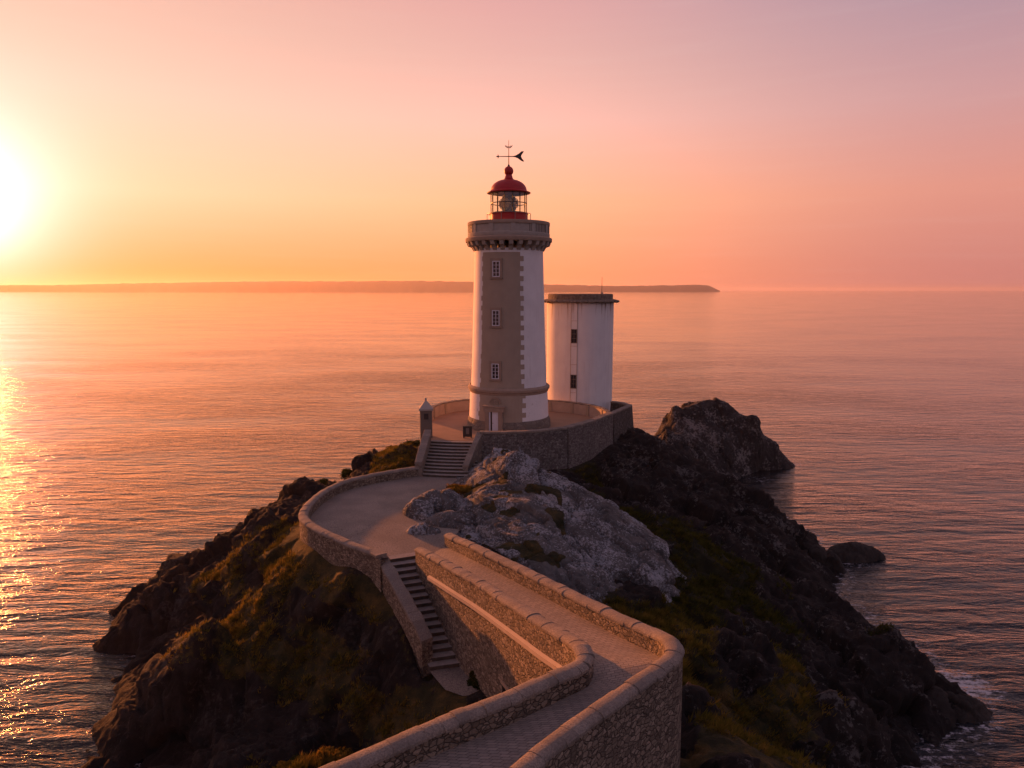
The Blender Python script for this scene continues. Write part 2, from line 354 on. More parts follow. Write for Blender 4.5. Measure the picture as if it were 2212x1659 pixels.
def np_mesh(name, V, F, m, attrs=None, smooth=True):
    me = bpy.data.meshes.new(name); k = F.shape[1]
    me.vertices.add(len(V)); me.vertices.foreach_set('co', V.astype(np.float32).ravel())
    me.loops.add(F.size); me.loops.foreach_set('vertex_index', F.astype(np.int32).ravel())
    me.polygons.add(len(F)); me.polygons.foreach_set('loop_start', np.arange(0, F.size, k, dtype=np.int32)); me.polygons.foreach_set('loop_total', np.full(len(F), k, np.int32))
    me.polygons.foreach_set('use_smooth', np.full(len(F), smooth))
    for a, v in (attrs or {}).items():
        at_ = me.attributes.new(a, 'FLOAT', 'POINT'); at_.data.foreach_set('value', v.astype(np.float32))
    me.update(); me.validate(); me.materials.append(MT[m]); return me
def cr(pts, step=.35):
    P = [np.array(p, float) for p in pts]; P = [2*P[0]-P[1]]+P+[2*P[-1]-P[-2]]; out = []
    for i in range(1, len(P)-2):
        p0, p1, p2, p3 = P[i-1:i+3]; n = max(1, int(np.linalg.norm(p2-p1)/step))
        for k in range(n):
            t = k/n; out.append(.5*((2*p1)+(-p0+p2)*t+(2*p0-5*p1+4*p2-p3)*t*t+(-p0+3*p1-3*p2+p3)*t**3))
    out.append(P[-2]); return np.array(out)
def lin_path(pts, step=.35):
    out = []
    for a, b in zip(pts[:-1], pts[1:]):
        a, b = np.array(a, float), np.array(b, float); n = max(1, int(np.linalg.norm(b-a)/step))
        out += [a+(b-a)*k/n for k in range(n)]
    return np.array(out+[np.array(pts[-1], float)])

# numpy noise
_perm = rng.permutation(512).astype(np.int64); _perm = np.r_[_perm, _perm]
_gr = rng.normal(size=(512, 3)); _gr /= np.linalg.norm(_gr, axis=1)[:, None]
def _h(i, j, k): return _perm[(_perm[(_perm[i & 511]+j) & 511]+k) & 511]
def pn(p):
    i = np.floor(p).astype(np.int64); f = p-i; u = f*f*f*(f*(f*6-15)+10); r = 0
    for a in (0, 1):
        for b in (0, 1):
            for c_ in (0, 1):
                gq = _gr[_h(i[:, 0]+a, i[:, 1]+b, i[:, 2]+c_)]
                w = (u[:, 0] if a else 1-u[:, 0])*(u[:, 1] if b else 1-u[:, 1])*(u[:, 2] if c_ else 1-u[:, 2])
                r = r+w*((f-np.array((a, b, c_)))*gq).sum(1)
    return r*1.6
def fbm(p, o=4, ridged=False):
    r = 0; a = 1.; t = 0
    for k in range(o):
        n_ = pn(p*(2.03**k)+k*17.3); r = r+a*((1-np.abs(n_)*2) if ridged else n_); t += a; a *= .5
    return r/t
def worley(p):
    i = np.floor(p).astype(np.int64); f1 = np.full(len(p), 9.); f2 = np.full(len(p), 9.); cid = np.zeros(len(p)); dv = np.zeros_like(p); gv = np.zeros_like(p)
    for a in (-1, 0, 1):
        for b in (-1, 0, 1):
            for c_ in (-1, 0, 1):
                h_ = _h(i[:, 0]+a, i[:, 1]+b, i[:, 2]+c_)
                q = i+np.array((a, b, c_))+.5+.42*_gr[h_]; dd = p-q; d = np.sqrt((dd**2).sum(1))
                n1 = d < f1; f2 = np.where(n1, f1, np.minimum(f2, d)); cid = np.where(n1, h_/512., cid)
                dv = np.where(n1[:, None], dd, dv); gv = np.where(n1[:, None], _gr[(h_*7+3) & 511], gv); f1 = np.where(n1, d, f1)
    return f1, f2, cid, (dv*gv).sum(1)
def sstep(a, b, x): t = np.clip((x-a)/(b-a), 0, 1); return t*t*(3-2*t)
def inside(poly, x, y):
    P = np.array(poly)[:, :2]; r = np.zeros(len(x), bool); j = len(P)-1
    for i in range(len(P)):
        xi, yi = P[i]; xj, yj = P[j]
        r ^= ((yi > y) != (yj > y)) & (x < (xj-xi)*(y-yi)/(yj-yi+1e-12)+xi); j = i
    return r
def dist_poly(poly, x, y, closed=True):
    P = np.array(poly)[:, :2]; d = np.full(len(x), 1e9); n = len(P)
    for i in range(n if closed else n-1):
        a, b = P[i], P[(i+1) % n]; ab = b-a; t = np.clip(((x-a[0])*ab[0]+(y-a[1])*ab[1])/(ab@ab+1e-12), 0, 1)
        d = np.minimum(d, np.hypot(x-a[0]-t*ab[0], y-a[1]-t*ab[1]))
    return d
class RBF:
    def __init__(s, pts, c=1.2, lam=.0):
        s.p = np.array(pts, float); A = np.sqrt(((s.p[:, None, :2]-s.p[None, :, :2])**2).sum(2)+c*c); n = len(s.p); s.c = c
        M = np.zeros((n+3, n+3)); M[:n, :n] = A-lam*np.eye(n); M[:n, n] = M[n, :n] = 1; M[:n, n+1:] = s.p[:, :2]; M[n+1:, :n] = s.p[:, :2].T
        s.w = np.linalg.solve(M, np.r_[s.p[:, 2], 0, 0, 0])
    def __call__(s, x, y):
        r = s.w[-3]+s.w[-2]*x+s.w[-1]*y
        for (a, b, _), w in zip(s.p, s.w): r = r+w*np.sqrt((x-a)**2+(y-b)**2+s.c**2)
        return r

# ------------------------------------------------------------------ plan of the built things (metres)
ZP, ZC, ZL = 11.7, 9.7, 6.2           # terrace, courtyard and road, lower landing
WT = 10.5                              # top of the courtyard and road walls
AX = (-.32, 69.2)                      # lighthouse axis
z4 = lambda zx, zy: ((640+zx/3.3515)/1.04159, (950+zy/3.3515)/1.04159)
z5 = lambda zx, zy: ((840+zx/2.911)/1.04159, (1180+zy/2.911)/1.04159)
court_px = [(905, 1007), (868, 1012), (800, 1024), (745, 1037), (700, 1058), (668, 1085), (655, 1107), (660, 1121), (682, 1137), (716, 1153), (750, 1168), (782, 1180), (812, 1190)]
court_top = cr([at(x, y, WT) for x, y in court_px])
kink = at(826, 1199, WT)
stair_top = [kink]+[at(*z5(*q), z) for q, z in (((58, 215), 10.15), ((130, 335), 9.65), ((220, 500), 8.95), ((300, 640), 8.35), ((352, 752), 7.75))]
stair_wall = cr(stair_top)
A_px = [(490, 55), (600, 103), (700, 147), (900, 243), (1100, 340), (1300, 437), (1500, 535), (1700, 628), (1880, 705), (1952, 745), (1980, 795), (1955, 855), (1860, 930), (1700, 1035), (1500, 1177), (1300, 1315), (1130, 1445), (960, 1585), (800, 1715), (600, 1870)]
B_px = [(300, 148), (410, 205), (540, 277), (700, 366), (855, 462), (1000, 553), (1150, 648), (1290, 728), (1368, 783), (1394, 840), (1368, 893), (1250, 948), (1050, 1035), (850, 1127), (650, 1200), (450, 1277), (250, 1363), (50, 1450), (-150, 1540), (-420, 1660)]
def rz(k, n): return WT+3.0*min(1., k/n)
A_w = cr([at(*z5(*q), rz(k, 9)) for k, q in enumerate(A_px)]); B_w = cr([at(*z5(*q), rz(k, 8)) for k, q in enumerate(B_px)])
def resamp(P, n):
    s_ = np.r_[0, np.cumsum(np.linalg.norm(np.diff(P[:, :2], axis=0), axis=1))]; t = np.linspace(0, s_[-1], n)
    return np.stack([np.interp(t, s_, P[:, k]) for k in range(3)], 1)
front_px = [(1036, 931.5), (1065, 931.5), (1100, 931.5), (1160, 929), (1222, 922)]
terr_front = lin_path([at(x, y, 13.0) for x, y in front_px])
terr_bast = lin_path([at(1222, 922, 13.0), at(1272, 909, 13.0), at(1318, 891, 13.0)])
terr_back = cr([at(x, y, 13.0) for x, y in [(1318, 891), (1300, 880), (1278, 874), (1250, 869.5), (1220, 866), (1190, 864), (1140, 862), (1100, 861), (1050, 861), (1010, 862), (980, 865), (955, 870), (938, 876), (926, 884)]])
TL, TR, BL, BR = at(925, 950, ZP), at(1033, 953, ZP), at(903, 1028, ZC), at(1030, 1032, ZC)
LTL, LTR, LBL, LBR = at(838, 1202, ZC), at(914, 1191, ZC), at(928, 1449, ZL), at(1036, 1434, ZL)
terrace_poly = [p[:2] for p in list(terr_front)[::2]+list(terr_bast)[1:]+list(terr_back)[1::2]]+[at(915, 920, ZP)[:2], TL[:2], TR[:2]]
court_poly = [p[:2] for p in court_top[::2]]+[kink[:2], LTL[:2], LTR[:2], at(905, 1182, WT)[:2]]+[A_w[0][:2], at(1000, 1135, ZC)[:2], at(1030, 1085, ZC)[:2], at(1040, 1045, ZC)[:2], BR[:2], BL[:2]]
nR = 120; A_r, B_r = resamp(A_w, nR), resamp(B_w, nR)
road_poly = [p[:2] for p in A_r]+[p[:2] for p in B_r[::-1]]

# ------------------------------------------------------------------ headland terrain
P_px = [  # (px, py, z) of points on the ground
 (890, 965, 10.0), (830, 990, 8.7), (780, 1015, 7.9), (720, 1045, 8.0), (655, 1045, 7.6), (690, 1042, 7.9),
 (600, 1090, 6.1), (530, 1136, 5.2), (440, 1186, 4.0), (400, 1210, 3.4), (300, 1286, 3.0), (235, 1328, 2.2), (212, 1388, -.2), (290, 1412, -.2), (285, 1450, .5),
 (584, 1145, 7.8), (533, 1196, 7.0), (472, 1239, 6.0), (425, 1420, 1.4), (385, 1350, 2.2), (385, 1420, 1.4), (340, 1450, .9),
 (650, 1170, 9.1), (700, 1205, 9.0), (760, 1240, 8.9), (815, 1260, 8.8), (865, 1345, 7.3), (925, 1460, 5.6),
 (643, 1306, 6.6), (560, 1340, 5.9), (467, 1404, 5.0), (408, 1448, 4.3), (337, 1494, 3.5), (262, 1545, 2.4), (232, 1592, .9), (228, 1650, -.6),
 (560, 1250, 6.9), (700, 1270, 7.4), (620, 1200, 8.0), (760, 1330, 7.1), (720, 1340, 6.9), (800, 1450, 5.4), (700, 1420, 5.3), (850, 1560, 4.2), (640, 1500, 3.6), (640, 1640, 2.9), (500, 1500, 3.0), (500, 1640, 2.3), (400, 1560, 1.8), (400, 1640, 1.3), (300, 1600, .8), (300, 1650, .3),
 (960, 1515, 6.15), (1010, 1530, 6.3), (1080, 1500, 6.35), (930, 1490, 5.9), (985, 1475, 6.2), (1050, 1470, 6.3), (1120, 1460, 6.3), (900, 1580, 4.8), (760, 1630, 4.5), (620, 1655, 4.4),
 (1500, 1640, 8.2), (1600, 1600, 5.8), (1700, 1640, 4.2), (1800, 1640, 2.8), (1490, 1398, 7.7), (1560, 1405, 7.2), (1640, 1424, 6.2), (1770, 1484, 4.6), (1840, 1534, 3.4), (1885, 1645, 1.6), (1600, 1500, 6.0), (1700, 1560, 4.8),
 (1700, 1350, 3.9), (1600, 1300, 5.4), (1500, 1200, 7.0), (1450, 1150, 7.8), (1573, 1184, 5.8), (1649, 1225, 4.8), (1710, 1265, 3.9), (1780, 1330, 2.8), (1450, 1330, 7.3), (1540, 1370, 6.0),
 (1385, 945, 9.2), (1430, 972, 7.4), (1480, 1000, 5.8), (1560, 1030, 4.2), (1640, 1063, 3.4), (1700, 1125, 2.9), (1780, 1212, 1.2),
 (1330, 965, 9.7), (1400, 1000, 8.5), (1480, 1080, 6.5), (1540, 1150, 5.0), (1600, 1150, 4.5), (1700, 1210, 2.4), (1260, 1010, 9.0), (1300, 1060, 8.0), (1370, 1110, 7.2), (1450, 1120, 6.8),
 (1640, 1042, -.4), (1820, 1240, -.6), (1806, 1302, -.4), (1790, 1275, -.3), (1850, 1345, 3.2), (1930, 1350, 3.4), (1985, 1385, 3.0), (2020, 1420, 2.0), (2042, 1485, -.4), (2040, 1460, -.6), (1900, 1450, 2.2), (1850, 1550, 1.6), (1950, 1550, 1.3), (2060, 1510, .7), (2100, 1530, .5), (2130, 1545, -.5), (2060, 1612, -.4), (1980, 1642, -.3), (1910, 1662, -.4), (1950, 1600, .8),
]
P_w = [(0, 69, 10.3), (6, 69, 10), (-6, 69, 10), (0, 76, 9.4), (8, 74, 9.2), (-7, 76, 8.5), (10.5, 75, 9.6), (12.5, 78, 8.8), (8, 82, 8.8), (0, 82, 7), (-7, 81, 5.5), (-12, 74, 5), (-16, 68, 4.2),
 (-22, 68, -.5), (-14, 80, -.5), (-6, 87, -.5), (4, 89, -.5), (14, 88, 1.5), (20, 86, 1.5), (26, 84, -.3), (-30, 58, -.8), (-26, 64, -.8),
 (-36, 50, -3), (-34, 60, -4), (-27, 70, -4), (-16, 86, -4), (0, 95, -4), (14, 95, -2), (28, 90, -2), (34, 80, -3), (36, 66, -3), (37, 55, -3), (38, 45, -3), (36, 38, -3), (30, 34, -2.5),
 (-30, 42, -2.5), (-31, 36, -3), (-27, 30, -2.5), (-23, 26, -1.5), (34, 60, -1.8), (33, 71, -1.5), (32, 76, -1.5),
 (-6, 46, 9.0), (-10, 46, 9.0), (-5, 53, 9.0), (0, 50, 9.0), (2, 45, 8.6), (0, 42, 8.9), (3, 40, 8.6), (6, 38, 8.0), (9, 37, 7.6), (-2, 58, 9.4), (3, 56, 9.0), (8, 52, 8.2), (10, 44, 7.8),
 (-3, 37, 7.0), (0, 35, 7.0), (3, 32, 7.0), (5.5, 29, 8.0), (7.5, 26, 8.6), (7.4, 23, 9.2), (5, 21, 9.3), (2, 27, 7.2), (-2, 25, 6.6), (-6, 22, 5), (-6, 28, 4.8), (0, 20, 5.6), (11, 21, 7), (-12, 22, 3.6), (12, 28, 5.6), (-20, 32, .8), (-14, 30, 3), (20, 26, 1.6), (24, 30, -.3), (26, 24, -1.5), (16, 16, 2), (-20, 18, 0), (0, 14, 5.6)]
def offs(P, k, d): 
    t = P[min(k+1, len(P)-1)][:2]-P[max(k-1, 0)][:2]; t = t/np.linalg.norm(t); return P[k][0]+t[1]*d, P[k][1]-t[0]*d
cp = []
for k in range(int(len(court_top)*.30), len(court_top), 4):
    a_ = offs(court_top, k, -.9); q_ = offs(court_top, k, .9); a_ = a_ if not inside([p[:2] for p in court_top]+[(-4, 45)], np.array([a_[0]]), np.array([a_[1]]))[0] else q_
    cp.append((a_[0], a_[1], 8.75))
for k in range(2, len(stair_wall), 5):
    q_ = offs(stair_wall, k, .8); cp.append((q_[0], q_[1], max(5.6, stair_wall[k][2]-1.6)))
P_px = [q for q in P_px if q not in ((650, 1170, 9.1), (700, 1205, 9.0), (760, 1240, 8.9), (815, 1260, 8.8), (865, 1345, 7.3), (925, 1460, 5.6))]
base_fn = RBF([at(*q) for q in P_px]+P_w+cp, 1.0, .30)

def lerp_plane(top, bot, x, y):
    t = (np.array(top[0])+np.array(top[1]))/2; b = (np.array(bot[0])+np.array(bot[1]))/2; d = b[:2]-t[:2]; s_ = np.clip(((x-t[0])*d[0]+(y-t[1])*d[1])/(d@d), 0, 1)
    return t[2]+(b[2]-t[2])*s_
land_poly = [LBL[:2], LBR[:2], at(1060, 1440, ZL)[:2], at(1060, 1480, ZL)[:2], at(1005, 1505, ZL)[:2], at(962, 1490, ZL)[:2], at(938, 1462, ZL)[:2]]
CAPS = [(terrace_poly, lambda x, y: np.full(len(x), 11.2), .8), (court_poly, lambda x, y: np.full(len(x), 9.35), .5), (road_poly, lambda x, y: np.full(len(x), 8.9), .5),
        ([TL, TR, BR, BL], lambda x, y: lerp_plane((TL, TR), (BL, BR), x, y)-.6, .3), ([LTL, LTR, LBR, LBL], lambda x, y: lerp_plane((LTL, LTR), (LBL, LBR), x, y)-.75, .45), (land_poly, lambda x, y: np.full(len(x), ZL-.05), .05)]
TWR = (8.25, 81.0)
def terrain_z(x, y):
    """smooth ground height and a 0..1 calm mask near built things"""
    z = base_fn(x, y); calm = np.zeros(len(x))
    for poly, fn, mar in CAPS:
        P = [p[:2] for p in poly]; ins = inside(P, x, y); d = dist_poly(P, x, y); near = ins | (d < mar)
        z = np.where(near, np.minimum(z, fn(x, y)), z); calm = np.maximum(calm, np.where(ins, 1, 1-sstep(.2, 2.2, d)))
    return z, calm
def rock_disp(V, N, amp, vs=.5):
    q = V*np.array((1, 1, vs)); w = q+1.6*np.stack([fbm(q*.25+k*31, 4) for k in range(3)], 1)
    f1, f2, cid, tl = worley(w*.24); d = (cid-.5)*1.05+tl*1.25-.35*(1-sstep(0, .12, f2-f1))
    g1, g2, ci2, t2 = worley(w*.85+5); d = d+(ci2-.5)*.22+t2*.30
    g1, g2, ci3, t3 = worley(w*2.3+9); d = d+(ci3-.5)*.12+t3*.16
    d = d+.8*fbm(q*.16, 3)+.36*(fbm(q*.7, 3, True)-.3)+.10*fbm(q*2.4, 3, True)+.04*fbm(q*6., 2)
    return V+N*(d*amp)[:, None]
def slab_disp(V, N, amp):
    a = V[:, 0]*.75-V[:, 1]*.66; b = V[:, 0]*.66+V[:, 1]*.75; q = np.stack([a*.26, b*.62, V[:, 2]*.8], 1); w = q+.45*np.stack([fbm(V*.3+k*31, 3) for k in range(3)], 1)
    f1, f2, cid, tl = worley(w*.62+2); d = (cid-.5)*.75+tl*.8-.45*(1-sstep(0, .10, f2-f1))
    g1, g2, ci2, t2 = worley(w*1.7+5); d = d+(ci2-.5)*.14+t2*.18-.16*(1-sstep(0, .10, g2-g1))
    d = d+.5*fbm(V*.25, 3)+.06*fbm(V*1.2, 3, True)+.025*fbm(V*4., 3)
    return V+N*(d*amp)[:, None]
def grid(x0, x1, y0, y1, st):
    xs = np.arange(x0, x1+1e-6, st); ys = np.arange(y0, y1+1e-6, st); X, Y = np.meshgrid(xs, ys); nx, ny = len(xs), len(ys)
    i = np.arange(nx*ny).reshape(ny, nx); F = np.stack([i[:-1, :-1], i[:-1, 1:], i[1:, 1:], i[1:, :-1]], -1).reshape(-1, 4)
    return X.ravel(), Y.ravel(), F, nx, ny
def normals(x, y, z, nx, ny, st):
    Z = z.reshape(ny, nx); gy, gx = np.gradient(Z, st); n = np.stack([-gx.ravel(), -gy.ravel(), np.ones(nx*ny)], 1); return n/np.linalg.norm(n, axis=1)[:, None]
def prune(V, F, keep):
    F = F[keep]; u, inv = np.unique(F, return_inverse=True); return V[u], inv.reshape(F.shape), u

st_ = .17
x, y, F, nx, ny = grid(-36, 38, 15, 96, st_)
z, calm = terrain_z(x, y)
# erosion gullies in the smooth form
gul = fbm(np.stack([x*.13, y*.13, 0*x], 1)+4, 3, True)
z = z-(1-calm)*np.clip(gul-.25, 0, 1)*.8*sstep(.5, 3, z)*(1-sstep(6., 7.5, z))
N = normals(x, y, z, nx, ny, st_); V = np.stack([x, y, z], 1)
slope = np.degrees(np.arccos(np.clip(N[:, 2], -1, 1)))
gmask = (1-sstep(np.where(x < -4, 44, 38), np.where(x < -4, 62, 56), slope+12*fbm(V*.5, 3)))*sstep(2.6, 4.4, z+1.2*fbm(V*.35, 3))
gmask = gmask*(1-.85*((x > 8)&(y > 53)))*(1-.85*((x < -13)&(y > 48.5)))
gmask = gmask*(1-np.where(x < -4, .55, .92)*sstep(.02, .22, fbm(V*.24+11, 4)))
amp = (1-.6*gmask)*(1-.93*calm)*(.4+.6*sstep(0, 2, z))
V2 = rock_disp(V, N, amp*1.05, .32)
V2[:, 2] += .10*gmask*(1-calm)*fbm(V*1.4, 4)+.22*gmask*(1-calm)*np.clip(fbm(V*.55+3, 3), -.3, 1)
low = calm > .98
sunlit_ = np.maximum(1-sstep(-4, 3, x), 1-sstep(35, 40, y))  # left and near slopes get ochre grass, low sunlight put into its colour
V2[low] = V[low]
ok = (V2[F][:, :, 2].max(1) > -1.2)&(V[F][:, :, 2].max(1) > -1.1)
Vt, Ft, u = prune(V2, F, ok)
head = link('headland', np_mesh('headland', Vt, Ft, 'cliff_rock', dict(grass=gmask[u], sunlit=sunlit_[u])))
tag(head, 'dark rocky headland with grassy slopes falling steeply to the sea', kind='structure')
TERR = dict(x0=-36, y0=15, st=st_, nx=nx, ny=ny, V=V2, g=gmask)
def ground(px_, py_):
    i = int(round((px_-TERR['x0'])/st_)); j = int(round((py_-TERR['y0'])/st_)); return V2[j*nx+i, 2]

# ------------------------------------------------------------------ rock bodies standing on the headland or in the sea
def rock_patch(name, pts, bounds, m, label, cat, st=.1, amp=.5, floor=None, group=None, grass=None, seed=0., outline=None, vs=.6, slab=False, lam=.08):
    fn = RBF(pts, .5, lam); x, y, F, nx, ny = grid(*bounds, st); z = fn(x, y); z = np.maximum(z, (floor if floor is not None else -50)-1.5)
    if outline is not None:
        ins = inside(outline, x, y); d = dist_poly(outline, x, y); z = np.where(ins, z, z-np.minimum(d*1.6, 6))
    N = normals(x, y, z, nx, ny, st); V = np.stack([x, y, z], 1); sl = np.degrees(np.arccos(N[:, 2]))
    V2 = slab_disp(V, N, np.full(len(x), amp)) if slab else rock_disp(V+seed, N, np.full(len(x), amp), vs)-seed
    gm = np.zeros(len(x)) if grass is None else grass(x, y, z, sl)
    V2 = V2*(1-gm[:, None]*.6)+V*gm[:, None]*.6
    if floor is not None: ok = V2[F][:, :, 2].max(1) > floor
    else:
        ti = np.clip(np.round((x-TERR['x0'])/st_).astype(int), 0, TERR['nx']-1); tj = np.clip(np.round((y-TERR['y0'])/st_).astype(int), 0, TERR['ny']-1)
        tz = TERR['V'][tj*TERR['nx']+ti, 2]; ok = ((V2[:, 2] > tz-.5)&((d < 1.6)|ins))[F].any(1)
    Vp, Fp, u = prune(V2, F, ok); ctr = Vp.mean(0); ctr[2] = Vp[:, 2].min()
    o = link(name, np_mesh(name, Vp-ctr, Fp, m, dict(grass=gm[u], sunlit=np.full(len(u), .8))), None, tuple(ctr)); tag(o, label, cat, group); return o, Vp, gm[u]
out_pts = [at(*q) for q in [(905, 1150, 9.5), (930, 1100, 9.5), (1000, 1040, 9.5), (985, 1010, 9.7), (1030, 985, 10.4), (1060, 965, 11.0), (1040, 1080, 10.7), (1060, 1015, 11.6), (1095, 982, 12.3), (1124, 955, 13.7), (1108, 974, 13.0), (1138, 980, 12.8), (1085, 968, 12.5), (1160, 1003, 11.5), (1230, 1046, 10.5), (1330, 1096, 9.7), (1420, 1165, 8.8), (1452, 1250, 7.6),
  (1150, 1100, 10.8), (1250, 1150, 10.0), (1300, 1230, 9.0), (1380, 1290, 7.8), (1420, 1300, 7.2), (1200, 1230, 9.3), (1100, 1180, 9.9), (1000, 1120, 9.85), (1230, 1262, 8.8), (1050, 1140, 9.9), (1330, 1300, 7.9), (1110, 1050, 11.3), (1350, 1180, 9.1), (1000, 1075, 10.1), (1080, 1100, 10.6), (950, 1130, 9.6)]]
out_pts += [(a[0]+dx, a[1]+dy, a[2]-dz) for a, dx, dy, dz in [(at(1160, 1003, 11.5), 1.5, 2, 2.2), (at(1230, 1052, 10.3), 1.7, 1.7, 2.4), (at(1330, 1102, 9.5), 1.8, 1.5, 2.4), (at(1420, 1172, 8.6), 2, 1, 2.4), (at(1452, 1250, 7.6), 1.8, -.2, 2.4), (at(1125, 966, 12.75), .8, 1.5, 2.), (at(1420, 1300, 7.2), 1, -1.6, 1.)]]
out_line = [at(*q)[:2] for q in [(885, 1140, 9.6), (925, 1080, 9.6), (985, 1032, 9.6), (1018, 990, 10.2), (1060, 955, 10.8), (1125, 955, 12.0), (1180, 998, 11), (1250, 1046, 9.8), (1340, 1092, 9), (1440, 1160, 8), (1485, 1250, 7), (1440, 1325, 7), (1370, 1325, 7.6), (1200, 1268, 9), (1080, 1195, 9.7), (1020, 1163, 9.7), (960, 1150, 9.7)]]
def out_grass(x, y, z, sl): return sstep(.05, .3, fbm(np.stack([x, y, z], 1)*.45+7, 3))*(1-sstep(28, 46, sl))*(x < 3.5)*.9
rock_patch('rock_outcrop', out_pts, (-8.5, 13.5, 34.5, 60.5), 'lichen_rock', 'big pale lichen covered rock outcrop rising beside the walled road', 'rock', .09, .72, grass=out_grass, outline=out_line, slab=True, lam=.02)
def boulder(c, r, label, seed, m='lichen_rock'):
    import bmesh
    bm = bmesh.new(); bmesh.ops.create_icosphere(bm, subdivisions=5, radius=1.); V = np.array([v.co for v in bm.verts]); F = np.array([[v.index for v in f.verts] for f in bm.faces]); bm.free()
    P = V*np.array(r); P = rock_disp(P*1.0+seed, V, np.full(len(V), .34))-seed; o = link('boulder', np_mesh('boulder', P, F, m, dict(grass=np.clip(V[:, 2]-.55, 0, 1)*1.0, sunlit=np.ones(len(V)))), None, c); tag(o, label, 'boulder', 'boulders on the courtyard edge')
for (px_, py_, zz), r, lb, sd in [((905, 1105, 9.75), (1.3, 1.4, 1.15), 'dark grey boulder with mossy top at the left tip of the outcrop', 3.), ((950, 1090, 9.9), (1.9, 1.4, 1.25), 'rounded boulder under the ochre grass cushion in the courtyard', 21.), ((915, 1148, 9.7), (1.3, .85, .75), 'low grey boulder lowest and nearest on the courtyard paving', 40.), ((990, 1128, 9.75), (2.2, .9, .8), 'long flat grey slab of rock on the courtyard edge', 57.)]:
    p = at(px_, py_, zz); boulder((p[0], p[1], p[2]-.1), r, lb, sd)

isl = [at(*q) for q in [(1447, 935, 6.5), (1560, 935, 5.5), (1640, 965, 3.4), (1700, 1000, .6), (1722, 1006, -1), (1640, 1028, -.8), (1560, 1010, 1.5), (1600, 990, 2.2), (1500, 985, 4), (1440, 980, 4.5)]]
isl += [at(1446, 886, Y=97), at(1462, 877, Y=97.5), at(1500, 871, Y=97.5), at(1478, 876, Y=99), at(1540, 871, Y=97.5), at(1578, 883, Y=97.5), at(1460, 930, Y=94.2), at(1560, 930, Y=94.2), at(1475, 872, Y=101), at(1545, 870, Y=101), at(1600, 905, Y=98), at(1640, 935, Y=97), at(1432, 940, Y=97), at(1405, 945, Y=95), at(1680, 972, Y=97), at(1440, 945, Y=94), at(1585, 925, Y=95), at(1500, 935, Y=93.5)]
isl += [(18, 92, 3), (16, 98, -1), (22, 106, -1), (32, 106, -1.5), (42, 102, -1.5), (45, 98, -2), (36, 90, -2), (26, 86, -1), (20, 86, 1), (28, 103, 4)]
rock_patch('sea_stack', isl, (14, 47, 84, 108), 'islet_rock', 'large craggy rock rising from the sea right behind the bastion wall', 'rock', .17, .46, floor=-.8, lam=.01, vs=.4)
def searock(pxs, ztop, c_px, rad, label, sd, bounds=None):
    p = at(c_px[0], c_px[1], 0.); n = 40; pts = [(p[0]+rad[0]*1.5*cos(2*pi*k/12), p[1]+rad[1]*1.5*sin(2*pi*k/12), -1.6) for k in range(12)]
    pts += [(p[0]+rad[0]*.8*cos(2*pi*k/9), p[1]+rad[1]*.8*sin(2*pi*k/9), .25) for k in range(9)]+[(p[0]+dx, p[1]+dy, zt) for dx, dy, zt in ztop]
    return rock_patch('sea_rock', pts, (p[0]-rad[0]*1.7, p[0]+rad[0]*1.7, p[1]-rad[1]*1.7, p[1]+rad[1]*1.7), 'sea_rock', label, 'rock', .09, .36, floor=-.5, group='rocks in the sea', seed=sd)
searock(None, [(-1.6, 0, .7), (-.4, .1, 1.15), (.9, .1, 1.25), (1.8, 0, .8)], (1845, 1203), (2.9, 1.3), 'low dark rock lying alone in the sea off the right shore', 3.)
searock(None, [(-.8, .3, 2.2), (.3, 0, 1.6), (1., -.6, 1.0)], (1775, 1228), (1.9, 1.8), 'dark low rock at the foot of the right cliff', 33.)
searock(None, [(-1.8, .5, 1.2), (0, .2, 1.1), (1.2, -.3, .8)], (2065, 1535), (2.6, 1.7), 'flat brown rock shelf ringed by white surf at lower right', 61.)

# ------------------------------------------------------------------ grass blades on the slopes
def grass_field(name, n, label, sel):
    g_ = TERR['g']*(1-calm); cand = np.where(sel(V2, g_))[0]; w = g_[cand]**1.3*(.10+1.5*sstep(-.25, .35, fbm(V2[cand]*.8, 3))); w /= w.sum(); idx = rng.choice(cand, n, p=w); nb = 9
    c = V2[idx]+np.c_[rng.uniform(-.12, .12, (n, 2)), np.full(n, -.05)]; sz = rng.uniform(.16, .42, n)*(.8+.8*np.clip(fbm(c*.5+3, 2), -.3, 1)); wind = np.array((.35, -.10))
    V = []
    for k in range(nb):
        a = rng.uniform(0, 2*pi, n); b_ = c+np.c_[np.cos(a)*.09, np.sin(a)*.09, 0*a]; hh = sz*rng.uniform(.6, 1.1, n); wd = rng.uniform(.018, .04, n)
        sd = np.stack([-np.sin(a), np.cos(a), 0*a], 1)*wd[:, None]; tip = b_+np.stack([np.cos(a)*.6+wind[0], np.sin(a)*.6+wind[1], 1+0*a], 1)*hh[:, None]
        V.append(np.stack([b_-sd, b_+sd, tip], 1))
    V = np.concatenate(V).reshape(-1, 3); o = link(name, np_mesh(name, V, np.arange(len(V)).reshape(-1, 3), 'grass', dict(sunlit=np.tile(np.repeat(sunlit_[idx], 3), nb)), False)); return tag(o, label, 'grass', kind='stuff')
grass_field('grass', 24000, 'olive and rust coloured grass covering the headland slopes', lambda V, g_: (g_ > .3)&(V[:, 1] < 76)&(V[:, 1] > 24))

